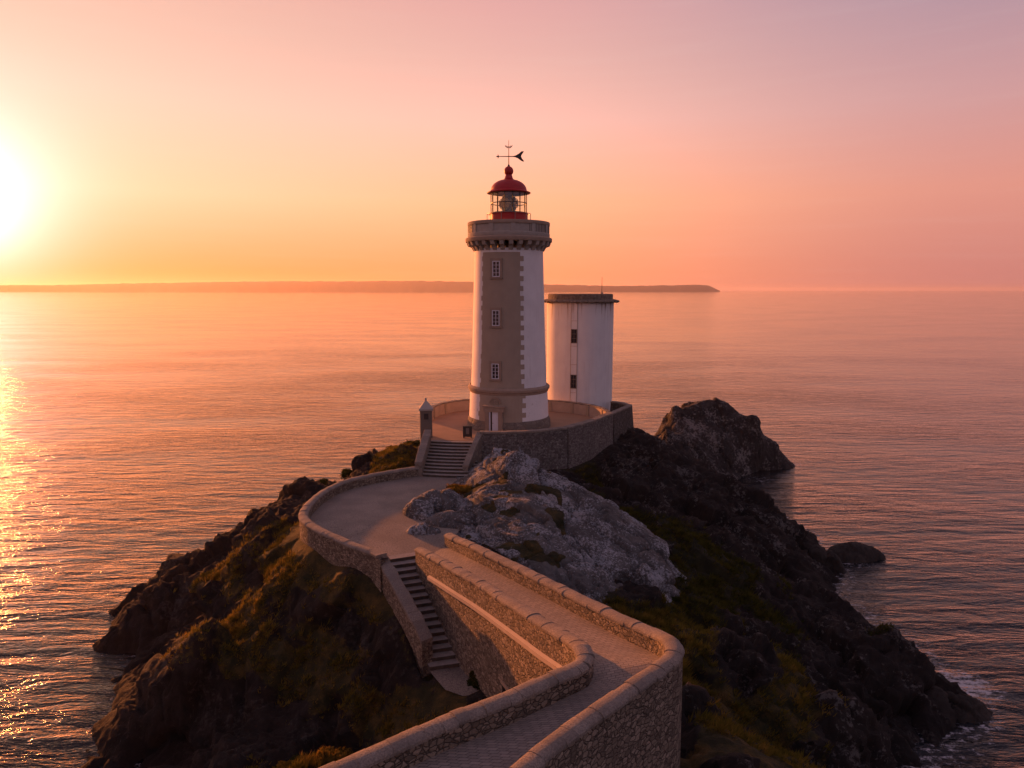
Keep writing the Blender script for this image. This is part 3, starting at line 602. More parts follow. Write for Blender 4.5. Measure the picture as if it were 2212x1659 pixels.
# ------------------------------------------------------------------ bushes
def bush(c, r, m, label, n, group=None, ls=.11):
    r = tuple(q*1.25 for q in r); o = thing('bush', c, label, 'bush', group); nb = max(5, int(n/260)); bl = rng.normal(size=(nb, 3)); bl /= np.linalg.norm(bl, axis=1)[:, None]; bl[:, 2] = np.abs(bl[:, 2]); bl *= rng.uniform(.35, .85, nb)[:, None]
    k = rng.integers(0, nb, n); d = rng.normal(size=(n, 3)); d /= np.linalg.norm(d, axis=1)[:, None]; p = (bl[k]+d*rng.uniform(.12, .38, n)[:, None])*np.array(r); p[:, 2] = np.maximum(p[:, 2], -.15)
    t1 = rng.normal(size=(n, 3)); t1 /= np.linalg.norm(t1, axis=1)[:, None]; t2 = np.cross(t1, d); t2 /= np.linalg.norm(t2, axis=1)[:, None]+1e-6; s_ = rng.uniform(.6, 1.3, n)[:, None]*ls
    V = np.stack([p-t1*s_, p-t2*s_*.5, p+t1*s_, p+t2*s_*.5], 1).reshape(-1, 3)
    me = np_mesh('foliage', V, np.arange(4*n).reshape(-1, 4), m, None, False); link('foliage', me, o, c)
    mb = MB()
    for b in bl[:7]: mb.tube((c[0], c[1], c[2]-.2), tuple(np.array(c)+b*np.array(r)), .035, .012, 5)
    mb.build('stems', 'bark', o)
bl_ = [((885, 962, 9.9), (1.3, 1.1, 1.0), 'bush_green', 'tall green bush against the gate pillar'), ((858, 972, 9.3), (1.2, 1.1, .8), 'bush_ochre', 'ochre bush second from the gate pillar'), ((828, 990, 8.8), (1.3, 1.1, .95), 'bush_green', 'green bush in the middle of the row behind the courtyard wall'), ((795, 1004, 8.5), (1.1, 1., .6), 'bush_ochre', 'low ochre bush behind the courtyard wall next to the sea side'), ((765, 1018, 8.2), (1.2, 1., .65), 'bush_green', 'low dark bush behind the curved courtyard wall'), ((705, 1045, 8.0), (1.0, .9, .55), 'bush_green', 'small bush at the far left bend of the courtyard wall'),
 ((680, 1052, 8.0), (.9, .9, .45), 'bush_green', 'smallest bush on the rocky ridge left of the courtyard wall')]
for q, r, m_, lb in bl_:
    p = at(*q); bush((p[0], p[1], p[2]-.35), r, m_, lb, 2600, 'bushes behind the courtyard wall')
for q, r, m_, lb in [((1040, 1478, 6.3), (.75, .6, .65), 'bush_green', 'dark green bush beside the small paved landing'), ((1085, 1462, 6.4), (.9, .6, .7), 'bush_green', 'dark bush in front of the doorway in the retaining wall'), ((1135, 1446, 6.6), (.9, .6, .75), 'bush_ochre', 'orange and green bush under the stone band of the road wall'), ((1100, 1492, 6.5), (1.0, .7, .6), 'bush_ochre', 'ochre bush half hidden behind the near road wall')]:
    p = at(*q); bush((p[0], p[1], ground(p[0], p[1])-.1), r, m_, lb, 2400, 'bushes at the foot of the road wall')
for q, r, m_, lb in [((600, 1640, 4.5), (1.2, .9, .55), 'bush_ochre', 'dried rust coloured shrub at the bottom edge left of the road wall'), ((660, 1615, 4.5), (1.3, .9, .5), 'bush_green', 'dark green shrub at lower left of the road wall'), ((720, 1625, 4.6), (1., .8, .45), 'bush_ochre', 'small ochre shrub touching the near road wall at lower left')]:
    p = at(*q); bush((p[0], p[1], ground(p[0], p[1])-.1), r, m_, lb, 2400, 'shrubs at the lower left')
for q, r, lb in [((985, 1058, 10.35), (1.5, .8, .35), 'long cushion of ochre grass on top of the courtyard rocks'), ((935, 1072, 10.3), (.9, .7, .35), 'small tuft of ochre grass on the left courtyard boulder')]:
    p = at(*q); bush((p[0], p[1], p[2]-.1), r, 'bush_ochre', lb, 2600, None, .07)

# ------------------------------------------------------------------ paved ground
def flat_poly(name, poly, z, m, label):
    import bmesh
    bm = bmesh.new(); vs = [bm.verts.new((p[0], p[1], z)) for p in poly]; f = bm.faces.new(vs); bmesh.ops.triangulate(bm, faces=[f]); bmesh.ops.recalc_face_normals(bm, faces=bm.faces)
    if sum(f.normal.z for f in bm.faces) < 0: bmesh.ops.reverse_faces(bm, faces=bm.faces)
    me = bpy.data.meshes.new(name); bm.to_mesh(me); bm.free(); me.materials.append(MT[m]); return tag(link(name, me), label, kind='structure')
flat_poly('terrace', terrace_poly, ZP, 'dirt', 'brown trodden terrace around the lighthouse')
flat_poly('courtyard', court_poly, ZC-.006, 'court', 'grey paved courtyard below the steps')
flat_poly('landing', land_poly, ZL, 'court', 'small paved landing at the foot of the lower steps')
mb = MB(); sA = np.r_[0, np.cumsum(np.linalg.norm(np.diff((A_r+B_r)[:, :2]/2, axis=0), axis=1))]; vs = []; uv = []
for i in range(nR):
    for k in range(9):
        t = k/8; p = A_r[i]*(1-t)+B_r[i]*t; vs.append((p[0], p[1], p[2]-(WT-ZC))); uv.append((t*np.linalg.norm(A_r[i]-B_r[i]), sA[i]))
fs = [(i*9+k, i*9+k+1, (i+1)*9+k+1, (i+1)*9+k) for i in range(nR-1) for k in range(8)]
mb.add(vs, fs, uv); o = mb.build('road', 'cobbles'); tag(o, 'cobbled road between two stone parapets', kind='structure')

# ------------------------------------------------------------------ stone walls
def wall(name, path, thick, zbot, label, mb_='rubble', mc='coping', cap=.21, cw=.055, group=None, batter=0., round_=True):
    path = np.array(path); c = path[len(path)//2]; t = thing(name, (c[0], c[1], zbot if not callable(zbot) else zbot(len(path)//2)), label, 'wall', group)
    zb = zbot if callable(zbot) else (lambda i: zbot); h = thick/2; zt = lambda i: path[i][2]
    jit = .012
    MB().sweep(path, lambda i: [(-h-batter, zb(i)), (h+batter, zb(i)), (h, zt(i)-cap), (-h, zt(i)-cap)]).build('wall_body', mb_, t)
    w = h+cw; k = 7
    if round_: prof = lambda i: [(w, zt(i)-cap), (w, zt(i)-cap*.62)]+[(w*cos(pi*q/k), zt(i)-cap*.62+cap*.62*sin(pi*q/k)) for q in range(1, k)]+[(-w, zt(i)-cap*.62), (-w, zt(i)-cap)]
    else: prof = lambda i: [(w, zt(i)-cap), (w, zt(i)), (-w, zt(i)), (-w, zt(i)-cap)]
    sl_ = np.r_[0, np.cumsum(np.linalg.norm(np.diff(path[:, :2], axis=0), axis=1))]; L_ = sl_[-1]; pos_ = 0.; cm = MB(); rs = random.Random(len(path)*7+1)
    while pos_ < L_-.02:
        e_ = min(L_, pos_+rs.uniform(.34, .62)); e_ = L_ if L_-e_ < .2 else e_
        tt = np.linspace(pos_+.004, e_-.004, 3); pc = np.stack([np.interp(tt, sl_, path[:, k_]) for k_ in range(3)], 1)
        dz, dw, do = rs.uniform(-.018, .018), rs.uniform(-.022, .022), rs.uniform(-.015, .015)
        if len(path) > 2:
            n_ = np.array([-(pc[-1]-pc[0])[1], (pc[-1]-pc[0])[0]]); n_ /= np.linalg.norm(n_)+1e-9; pc[:, :2] += n_*do
        ws = w+dw
        if round_: pf = lambda i: [(ws, pc[i][2]-cap+dz), (ws, pc[i][2]-cap*.58+dz)]+[(ws*cos(pi*q/k)*(1 if abs(cos(pi*q/k)) < .9 else .97), pc[i][2]-cap*.58+cap*.58*sin(pi*q/k)+dz) for q in range(1, k)]+[(-ws, pc[i][2]-cap*.58+dz), (-ws, pc[i][2]-cap+dz)]
        else: pf = lambda i: [(ws, pc[i][2]-cap+dz), (ws, pc[i][2]-.03+dz), (ws-.03, pc[i][2]+dz), (-ws+.03, pc[i][2]+dz), (-ws, pc[i][2]-.03+dz), (-ws, pc[i][2]-cap+dz)]
        b4 = len(cm.f); cm.sweep(pc, pf, smooth=round_)
        for fi in range(b4, len(cm.f)): cm.u[fi] = [(u_+pos_, v_) for u_, v_ in cm.u[fi]]
        pos_ = e_
    cm.build('coping', mc, t)
    return t
wall('parapet_wall', court_top, .5, 5.5, 'long curved rubble wall bounding the courtyard on the sea side', group='stone walls')
wall('parapet_wall', np.vstack([court_top[-1:], stair_wall]), .62, lambda i: 3.6, 'sloping rubble wall descending beside the lower steps', cap=.16, cw=.04, group='stone walls', round_=False)
wA = wall('parapet_wall', A_w, .5, 3.4, 'outer road wall with rounded coping that swings round the hairpin', group='stone walls', batter=.10)
wB = wall('parapet_wall', B_w, .5, 3.4, 'inner road wall with pale stone band beside the lower steps', group='stone walls')
kB = int(len(B_w)*.02); 
iB = int(np.argmin(np.abs(np.hypot(B_w[:, 0]-at(*z5(1290, 728), WT)[0], B_w[:, 1]-at(*z5(1290, 728), WT)[1]))))
seg = B_w[kB+5:iB+13]; T_ = np.gradient(seg[:, :2], axis=0); 
side = 1 if ((-np.gradient(B_w[:, :2], axis=0)[5, 1]) < 0) else -1
# the band runs along the face turned to the steps (right of travel)
MB().sweep(seg, lambda i: [(-.24, seg[i][2]-1.40), (-.40, seg[i][2]-1.40), (-.40, seg[i][2]-1.22), (-.24, seg[i][2]-1.16)]).build('string_course', 'band_stone', wB)
# doorway in the retaining wall under the road
pd = at(1098, 1420, 7.0); jd = int(np.argmin(np.hypot(B_w[:, 0]-pd[0], B_w[:, 1]-pd[1])))

def proj(p):
    d_ = (p[0], p[1], p[2]-CZ); f_ = d_[1]*cos(TH)-d_[2]*sin(TH); return 1106+FPX*d_[0]/f_, 829.5-FPX*(d_[1]*sin(TH)+d_[2]*cos(TH))/f_
jd = min(range(3, len(B_w)//2), key=lambda k: abs(proj((B_w[k][0]-.2, B_w[k][1]-.2, 7.3))[0]-1098)); tv = B_w[jd+1]-B_w[jd-1]; ang = atan2(tv[1], tv[0]); nrm = (sin(ang), -cos(ang)); bp = B_w[jd]
mb = MB(); mb.box((bp[0]+nrm[0]*.26, bp[1]+nrm[1]*.26, 7.1), (.72, .06, 1.9), ang); mb.build('doorway', 'dark_glass', wB)
mb = MB(); mb.box((bp[0]+nrm[0]*.27, bp[1]+nrm[1]*.27, 8.12), (1.0, .10, .16), ang); mb.build('lintel', 'stone_trim', wB)
wall('terrace_wall', terr_front, .5, 8.0, 'grey rubble terrace wall in front of the lighthouse door', 'rubble_grey', group='terrace walls', cap=.18, cw=.05, round_=False, batter=.12)
wall('terrace_wall', terr_bast, .62, 7.2, 'rough bastion wall at the right corner of the terrace', 'rubble_grey', group='terrace walls', cap=.18, cw=.05, round_=False, batter=.16)
simple('parapet_plaster', (.42, .33, .26), .9, 0, .3, 1.2, .4)
tb = wall('terrace_wall', terr_back, .42, 6.5, 'plastered curved parapet behind the lighthouse with reddish posts', 'parapet_plaster', group='terrace walls', cap=.14, cw=.03, round_=False)
mb = MB()
for k in (6, 14, 20, 27, 36, 62, 70, 78):
    if k < len(terr_back)-1:
        p = terr_back[k]; tv = terr_back[k+1]-terr_back[k-1]; a = atan2(tv[1], tv[0]); nx_, ny_ = -sin(a), cos(a)
        mb.box((p[0]+nx_*.25, p[1]+ny_*.25, 12.28), (.34, .1, 1.15), a)
mb.build('pilaster', 'render_brown', tb)
yard = lin_path([at(1319, 892.5, 12.7), at(1361, 874, 12.7), at(1340, 868.5, 12.7), at(1322, 866, 12.7)])
wall('yard_wall', yard, .5, 6.5, 'dark outer yard wall right of the white round tower', 'rubble_dark', group='terrace walls', cap=.16, cw=.05, round_=False, batter=.55)
p0, p1 = at(924, 928, 12.75), at(904, 998, 10.95)
sw = lin_path([p0, p1]); wall('stair_wall', sw, .62, 8.2, 'sloping stone wall left of the upper steps below the pillar', 'ashlar', group='stair side walls', cap=.16, cw=.03, round_=False)
q0, q1 = at(1036, 933, 12.95), at(1005, 1005, 10.6)
sw2 = lin_path([q0, q1]); wall('stair_wall', sw2, .5, 8.2, 'sloping stone wall right of the upper steps dying into the rock', 'ashlar', group='stair side walls', cap=.16, cw=.03, round_=False)

# ------------------------------------------------------------------ stairs
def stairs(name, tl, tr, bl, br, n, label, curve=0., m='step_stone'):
    tl, tr, bl, br = map(np.array, (tl, tr, bl, br)); c = (bl+br)/2; t = thing(name, tuple(c), label, 'staircase'); rise = (tl[2]-bl[2])/n
    for k in range(n):
        a, b = k/n, (k+1)/n; zt = bl[2]+rise*(k+1)
        # step k from the bottom: nosing at a, back at b+overlap
        L0, R0 = bl+(tl-bl)*a, br+(tr-br)*a; L1, R1 = bl+(tl-bl)*min(1.02, b+.15/n), br+(tr-br)*min(1.02, b+.15/n)
        vs = []; w_ = 9; dd = (bl+br)/2-(tl+tr)/2; dd = dd[:2]/np.linalg.norm(dd[:2])
        for zz in (zt-rise-.25, zt-.05-.0):
            pass
        rows = []
        for (L, R_, zz, off) in ((L0, R0, zt-rise-.2, 0.), (L0, R0, zt-.06, 0.), (L0, R0, zt-.06, .035), (L0, R0, zt, .035), (L1, R1, zt, 0.), (L1, R1, zt-rise-.2, 0.)):
            row = []
            for q in range(w_):
                s_ = q/(w_-1); p = L+(R_-L)*s_; bow = curve*4*s_*(1-s_)+off+random.uniform(-.006, .006); row.append((p[0]+dd[0]*bow, p[1]+dd[1]*bow, zz+random.uniform(-.004, .004)))
            rows.append(row)
        mb = MB(); vs = [v for r_ in rows for v in r_]; fs = [(i*w_+q, i*w_+q+1, ((i+1) % 6)*w_+q+1, ((i+1) % 6)*w_+q) for i in range(6) for q in range(w_-1)]
        fs += [tuple(i*w_ for i in range(6)), tuple(i*w_+w_-1 for i in range(6))[::-1]]
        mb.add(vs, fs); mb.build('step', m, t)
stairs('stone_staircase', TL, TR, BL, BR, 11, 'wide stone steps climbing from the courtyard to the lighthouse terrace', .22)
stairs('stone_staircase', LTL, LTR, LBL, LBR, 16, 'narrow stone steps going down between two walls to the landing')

# ------------------------------------------------------------------ gate pillar and sign
pp = at(921, 944, ZP); gp = thing('gate_pillar', (pp[0], pp[1], ZP), 'stone gate pillar with pointed cap at the head of the upper steps', 'pillar')
hp = (at(921, 885, Y=pp[1])[2])
mb = MB(); mb.box((pp[0], pp[1], (ZP-2.5+hp)/2), (1.12, 1.12, hp-ZP+2.5), .15); mb.build('shaft', 'ashlar', gp)
mb = MB(); mb.box((pp[0], pp[1], hp+.09), (1.36, 1.36, .18), .15); mb.build('ledge', 'stone_pale', gp)
mb = MB(); mb.box((pp[0], pp[1], hp+.18+.33), (1.24, 1.24, .66), .15, .16); mb.build('cap', 'stone_pale', gp)
mb = MB(); mb.lathe([(0, hp+.82), (.10, hp+.84), (.06, hp+.92), (.12, hp+1.0), (.09, hp+1.1), (0, hp+1.14)], pp, 10); mb.build('finial', 'stone_pale', gp)
mb = MB(); mb.box((pp[0]+.09, pp[1]-.565, hp-.55), (.42, .05, .55), .15); mb.build('niche', 'dark_metal', gp)

sg = at(1010, 946, ZP); sb = thing('sign_board', (sg[0], sg[1], ZP), 'dark notice board standing at the terrace entrance by the lighthouse', 'sign')
mb = MB(); mb.box((sg[0], sg[1], ZP+.62), (.86, .07, 1.02)); mb.build('panel', 'sign_face', sb)
mb = MB(); mb.box((sg[0], sg[1]-.045, ZP+.66), (.30, .02, .56)); mb.build('print', 'sign_print', sb)
for s_ in (-.34, .34):
    mb = MB(); mb.box((sg[0]+s_, sg[1]+.06, ZP+.08), (.08, .30, .16)); mb.build('leg', 'dark_metal', sb)

# ------------------------------------------------------------------ lighthouse
Lh = thing('lighthouse', (AX[0], AX[1], ZP), 'tall tapering white lighthouse with brown stone strip and red domed lantern', 'lighthouse')
def zof(py, Y=AX[1]): return at(1099, py, Y=Y)[2]
def rof(hw, py, Y=AX[1]): zz = zof(py, Y); return hw/FPX*(Y*cos(TH)+(CZ-zz)*sin(TH))*.998
keys = [(940, 91.8), (905, 88), (896, 85.3), (843, 83.6), (827, 81.3), (741, 78.4), (548, 74.2)]
prof = [(rof(h_, y_), zof(y_)) for y_, h_ in keys]
zz_ = np.array([p[1] for p in prof]); rr_ = np.array([p[0] for p in prof])
def tr(z): return float(np.interp(z, zz_, rr_))
ztop, zpl = prof[-1][1], prof[2][1]
fine = [(tr(z), z) for z in np.linspace(zpl, ztop+.4, 60)]
MB().lathe(fine, AX, 96).build('tower_wall', 'whitewash', Lh)
MB().lathe([(tr(ZP-.3)+.05, ZP-.5), (tr(prof[1][1])+.06, prof[1][1]), (tr(zpl)+.05, zpl), (tr(zpl)-.2, zpl+.03)], AX, 96).build('plinth', 'ashlar', Lh)
# toothed stone strip
mb = MB(); z = zpl-.05; k = 0; n = 14; rowh = .47; prev = None
while z < ztop-.02:
    z1 = min(z+rowh, ztop); r_ = tr((z+z1)/2); tl_ = (.34 if k % 2 else 0.)/r_; 
    a0 = R(-45.5)-(random.uniform(.0, .16) if k % 2 else random.uniform(-.05, .02))/r_; a1 = R(18.2 if z > 15.9 else 19.2)+tl_+random.uniform(-.03, .03)/r_
    mb.lathe([(tr(z)-.1, z), (tr(z)+.045, z), (tr(z1)+.045, z1), (tr(z1)-.1, z1)], AX, n, a0, a1, False, True); z = z1; k += 1
mb.build('stone_strip', 'render_brown', Lh)
zr0, zr1 = zof(843), zof(828); rr0 = tr(zr0)
MB().lathe([(rr0, zr0-.02), (rr0+.07, zr0+.05), (rr0+.09, zr0+.2), (rr0+.20, zr0+.3), (rr0+.22, zr1-.2), (rr0+.12, zr1-.08), (rr0+.0, zr1)], AX, 96).build('string_course', 'stone_trim', Lh)
def pol(phi, r, z): return (AX[0]+r*sin(phi), AX[1]-r*cos(phi), z)
wphi = R(-19.5)
for py in (583, 684, 793):
    zc = zof(py); r_ = tr(zc)+.05; wh, ww = 1.42, .68
    fr = MB(); slope = 0
    c0 = pol(wphi, r_+.03, zc)
    for dx in (-ww/2, ww/2): fr.box((c0[0]+cos(wphi)*dx, c0[1]+sin(wphi)*dx, zc), (.07, .10, wh), wphi)
    for dz in (-wh/2, wh/2): fr.box((c0[0], c0[1], zc+dz), (ww+.07, .102, .07), wphi)
    fr.box((c0[0], c0[1], zc), (.05, .09, wh-.1), wphi)
    for dz in (-.36, 0, .36): fr.box((c0[0], c0[1], zc+dz), (ww-.1, .08, .03), wphi)
    wf = fr.build('window', 'white_wood', Lh, base=c0)
    MB().box(pol(wphi, r_+.005, zc), (ww-.05, .06, wh-.05), wphi).build('pane', 'dark_glass', wf)
    tm = MB(); ct = pol(wphi, r_+.02, zc)
    for dx in (-ww/2-.15, ww/2+.15): tm.box((ct[0]+cos(wphi)*dx, ct[1]+sin(wphi)*dx, zc), (.20, .12, wh+.08), wphi)
    tm.box((ct[0], ct[1], zc+wh/2+.17), (ww+.52, .122, .24), wphi); tm.box((ct[0]-.0, ct[1], zc-wh/2-.14), (ww+.62, .26, .16), wphi)
    tm.build('surround', 'stone_trim', wf)
# door
dphi = R(-19.0); zd0, zd1 = ZP+.05, zof(874); zc = (zd0+zd1)/2; r_ = tr(ZP+.2)+.08; dh = zd1-zd0; dw = .95
c0 = pol(dphi, r_+.0, zc)
c1 = (c0[0]+cos(dphi)*.14, c0[1]+sin(dphi)*.14, zc)
dr_ = MB().box(c1, (.66, .16, dh), dphi).build('door', 'white_wood', Lh, base=pol(dphi, r_, zd0))
MB().box((c0[0]-cos(dphi)*.27, c0[1]-sin(dphi)*.27, zc), (.16, .12, dh), dphi).build('shaded_reveal', 'dark_glass', dr_)  # dark strip standing in for the shade in the reveal beside the leaf
MB().box((c0[0]-cos(dphi)*.42, c0[1]-sin(dphi)*.42, zc), (.14, .30, dh), dphi).build('jamb', 'white_wood', dr_)
mb = MB()
for dz in (-.55, .45):
    for dx in (-.0, .28): mb.box((pol(dphi, r_+.09, 0)[0]+cos(dphi)*dx, pol(dphi, r_+.09, 0)[1]+sin(dphi)*dx, zc+dz), (.22, .03, .75), dphi)
mb.build('door_panel', 'white_wood', dr_)
mb = MB(); hp_ = pol(dphi, r_+.12, zc-.1); mb.tube((hp_[0]-.1, hp_[1]+.06, zc-.1), (hp_[0]-.1, hp_[1]-.06, zc-.1), .035); mb.build('handle', 'brass', dr_)
mb = MB()
for dx in (-dw/2-.2, dw/2+.2): q = pol(dphi, r_+.06, 0); mb.box((q[0]+cos(dphi)*dx, q[1]+sin(dphi)*dx, zc), (.36, .40, dh), dphi)
q = pol(dphi, r_+.06, 0); mb.box((q[0], q[1], zd1+.2), (dw+1.1, .42, .4), dphi); mb.box((q[0], q[1], zd1+.5), (dw+1.3, .5, .14), dphi)
mb.build('surround', 'stone_trim', dr_)
mb = MB()   # carved crest over the door
for a in np.linspace(.2, pi-.2, 9): q = pol(dphi, tr(zd1+.6)+.06, 0); mb.box((q[0]+cos(dphi)*.55*cos(a), q[1]+sin(dphi)*.55*cos(a), zd1+.78+.52*sin(a)), (.2, .14, .16), dphi)
for dx in (-.28, 0, .28): mb.box((q[0]+cos(dphi)*dx, q[1]+sin(dphi)*dx, zd1+.84), (.16, .12, .34), dphi)
mb.build('crest', 'stone_trim', Lh)
# gallery
zc0, zc1 = zof(524), zof(516); rc = rof(93.6, 520); zpt = zof(482); rp = rof(87.8, 500); rt = tr(ztop)
for k in range(28):
    a = 2*pi*k/28+.06; mb = MB(); w_ = .20
    pr = [(rt-.1, ztop+.2), (rt+.10, ztop+.22), (rt+.22, ztop+.42), (rt+.32, ztop+.58), (rt+.66, ztop+.70), (rc-.12, zc0-.12), (rc-.12, zc0+.02), (rt-.1, zc0+.02)]
    vs = [];
    for s_ in (-w_, w_):
        for r2, z2 in pr: vs.append((AX[0]+r2*sin(a)+s_*cos(a), AX[1]-r2*cos(a)+s_*sin(a), z2))
    n = len(pr); mb.add(vs, [tuple(range(n)), tuple(range(n, 2*n))[::-1]]+[(i, (i+1) % n, n+(i+1) % n, n+i) for i in range(n)]); mb.build('corbel', 'stone_pale', Lh)
MB().lathe([(rt-.3, zc0-.02), (rc-.04, zc0-.02), (rc, zc0+.06), (rc, zc1-.05), (rc-.06, zc1+.02), (rp+.05, zc1+.05), (rp+.02, zc1+.12), (rt-.5, zc1+.12)], AX, 96).build('cornice', 'stone_trim', Lh)
zb0 = zc1+.12; zb1 = zb0+.34; zb2 = zpt-.34
MB().lathe([(rp+.02, zb0-.02), (rp+.04, zb0+.02), (rp+.04, zb1-.04), (rp, zb1), (rp-.35, zb1)], AX, 96).build('parapet_base', 'stone_pale', Lh)
MB().lathe([(rp-.10, zb1-.02), (rp-.06, zb1), (rp-.06, zb2), (rp-.34, zb2), (rp-.34, zb0)], AX, 96).build('parapet', 'stone_pale', Lh)
MB().lathe([(rp-.06, zb2-.02), (rp+.04, zb2+.02), (rp+.05, zb2+.10), (rp+.05, zpt-.05), (rp+.02, zpt), (rp-.40, zpt), (rp-.40, zb2)], AX, 96).build('parapet_coping', 'stone_trim', Lh)
for k in range(12):
    a = 2*pi*k/12+R(6); q = pol(a, rp-.03, (zb1+zb2)/2); MB().box(q, (.42, .12, zb2-zb1+.02), a).build('pilaster', 'stone_pale', Lh)
for a in list(np.arange(30, 82, 3.6))+list(np.arange(-84, -60, 4.2)):
    q = pol(R(a), rp-.01, 0); mb = MB(); mb.tube((q[0], q[1], zb1-.01), (q[0], q[1], zb2+.02), .03, .03, 6); mb.build('baluster', 'grey_metal', Lh)
MB().lathe([(0, zpt-.9), (rp-.3, zpt-.9)], AX, 48).build('gallery_floor', 'stone_trim', Lh)
# lantern
zl0, zl1, ze = zof(486), zof(462), zof(418); rl = rof(41.2, 470); rg = rof(38.6, 440); re_ = rof(47, 417)
MB().lathe([(rl, zpt-.95), (rl, zl1-.1), (rl+.06, zl1-.06), (rl+.06, zl1), (rg-.1, zl1+.02)], AX, 64).build('lantern_base', 'red_paint', Lh)
MB().lathe([(rg-.03, zl1), (rg-.03, ze)], AX, 48).build('lantern_glass', 'lantern_glass', Lh)
mb = MB(); nb = 14
for k in range(nb):
    a = 2*pi*(k+.5)/nb; q = pol(a, rg, 0); mb.tube((q[0], q[1], zl1), (q[0], q[1], ze+.1), .042, .042, 6)
for zz in ((zl1+ze)/2, zl1+.05, ze-.03): mb.lathe([(rg-.04, zz-.035), (rg+.04, zz-.035), (rg+.04, zz+.035), (rg-.04, zz+.035), (rg-.04, zz-.035)], AX, 48)
mb.build('glazing_bars', 'dark_metal', Lh)
mb = MB(); pl = []
for i in range(33):
    t = i/32; zz = zl1+.12+t*(ze-zl1-.3); r2 = .78*(1-.35*abs(2*t-1)**2.2); pl.append((r2+(.05 if i % 2 else 0.), zz))
mb.lathe([(0, pl[0][1])]+pl+[(0, pl[-1][1])], AX, 40); 
le = mb.build('lens', 'lens', Lh)
mb = MB()
for a in (R(-25), R(65), R(155), R(245)):
    for r2 in (.12, .26, .40):
        q = pol(a, .80, (zl1+ze)/2); n = 20; vs = []
        for i in range(n):
            t = 2*pi*i/n
            for k2 in (r2, r2+.06): vs.append((q[0]+cos(a)*k2*cos(t), q[1]+sin(a)*k2*cos(t), q[2]+k2*sin(t)))
        vs2 = [(v[0]+sin(a)*.05, v[1]-cos(a)*.05, v[2]) for v in vs]; m2 = len(vs)
        mb.add(vs+vs2, [(2*i, 2*i+1, (2*i+3) % m2, (2*i+2) % m2) for i in range(n)]+[(m2+2*i, m2+2*i+1, m2+(2*i+3) % m2, m2+(2*i+2) % m2) for i in range(n)]+[(2*i+1, m2+2*i+1, m2+(2*i+3) % m2, (2*i+3) % m2) for i in range(n)])
mb.build('bullseye', 'brass', le)
MB().lathe([(.05, zl1-.6), (.05, zl1+.1), (.5, zl1+.1), (.5, zl1+.16), (0, zl1+.16)], AX, 24).build('lens_stand', 'dark_metal', Lh)
zd = zof(388); hd = zd-ze-.1; 
dome = [(rg-.1, ze-.02), (re_, ze), (re_+.02, ze+.07), (re_-.12, ze+.13), (re_-.32, ze+.22)]+[((re_-.36)*cos(t)**.9 if t < 1.5 else .4, ze+.24+(hd-.12)*sin(t)) for t in np.linspace(.05, 1.33, 14)]
rn = rof(9.0, 388); dome += [(rn+.05, zd-.06), (rn+.08, zd+.04), (rn, zd+.12), (rn*.86, zd+.34), (rn*.78, zof(378))]
MB().lathe(dome, AX, 64).build('dome', 'red_paint', Lh)
zb = zof(369.6); rb = rof(10.2, 369)
MB().lathe([(max(.001, rb*sin(t)), zb-rb*cos(t)) for t in np.linspace(.35, pi, 18)], AX, 32).build('ball_finial', 'red_paint', Lh)
mb = MB(); rr = rof(47, 470)
mb.lathe([(rr-.02, zl1-.04), (rr+.02, zl1-.04), (rr+.02, zl1), (rr-.02, zl1), (rr-.02, zl1-.04)], AX, 48)
for k in range(10): q = pol(2*pi*k/10+.92, rr, 0); mb.tube((q[0], q[1], zpt-.9), (q[0], q[1], zl1), .03, .03, 6)
mb.build('handrail', 'grey_metal', Lh)
# weather vane, a thing standing on the ball
zv0, zva, zvt, zvo = zb+rb-.04, zof(338), zof(303), zof(316.5); px1 = (AX[1]*cos(TH)-12*sin(TH))/FPX
wv_ = thing('weather_vane', (AX[0], AX[1], zv0), 'black iron weather vane with fishtail arrow on top of the red dome', 'weather vane')
mb = MB(); mb.tube((AX[0], AX[1], zv0), (AX[0], AX[1], zvt), .05, .02, 8); mb.lathe([(.05, zv0), (.13, zv0+.06), (.05, zv0+.22)], AX, 10); mb.build('rod', 'dark_metal', wv_)
mb = MB(); xL, xR = AX[0]-28*px1, AX[0]+33*px1
mb.tube((xL+.28, AX[1], zva), (AX[0]+14*px1, AX[1], zva), .035, .05, 6)
mb.tube((xL+.30, AX[1], zva), (xL, AX[1], zva), .12, .0, 8); mb.tube((xL+.22, AX[1], zva-.2), (xL+.22, AX[1], zva+.2), .025, .025, 6); mb.build('arrow', 'dark_metal', wv_)
mb = MB(); ol = [(8, .4), (15, 2.2), (22, 6), (27, 10.5), (32.5, 11), (31.5, 8.5), (27.5, 3), (26.8, 0), (28.5, -4), (33, -9.5), (31.5, -11), (26, -8.5), (20, -4), (14, -1.6), (8, -.6)]
vs = [(AX[0]+a*px1, AX[1]+dy, zva+b*px1) for dy in (-.03, .03) for a, b in ol]; n = len(ol)
mb.add(vs, [tuple(range(n)), tuple(range(n, 2*n))[::-1]]+[(i, (i+1) % n, n+(i+1) % n, n+i) for i in range(n)]); mb.build('tail', 'dark_metal', wv_)
mb = MB()
for s_ in (-1, 1):
    prev = None
    for t in np.linspace(0, 1, 7):
        p = (AX[0]+s_*(.02+t*.33), AX[1], zvo-.14+.02*cos(t*3)+.28*t**2.2)
        if prev: mb.tube(prev, p, .035, .03, 6)
        prev = p
    mb.tube((AX[0]+s_*.12, AX[1], zvo-.16), (AX[0]+s_*.2, AX[1], zvo+.12), .025, .02, 6)
mb.tube((AX[0]-.34, AX[1], zvo-.02), (AX[0]+.34, AX[1], zvo-.02), .025, .025, 6); mb.build('ornament', 'dark_metal', wv_)

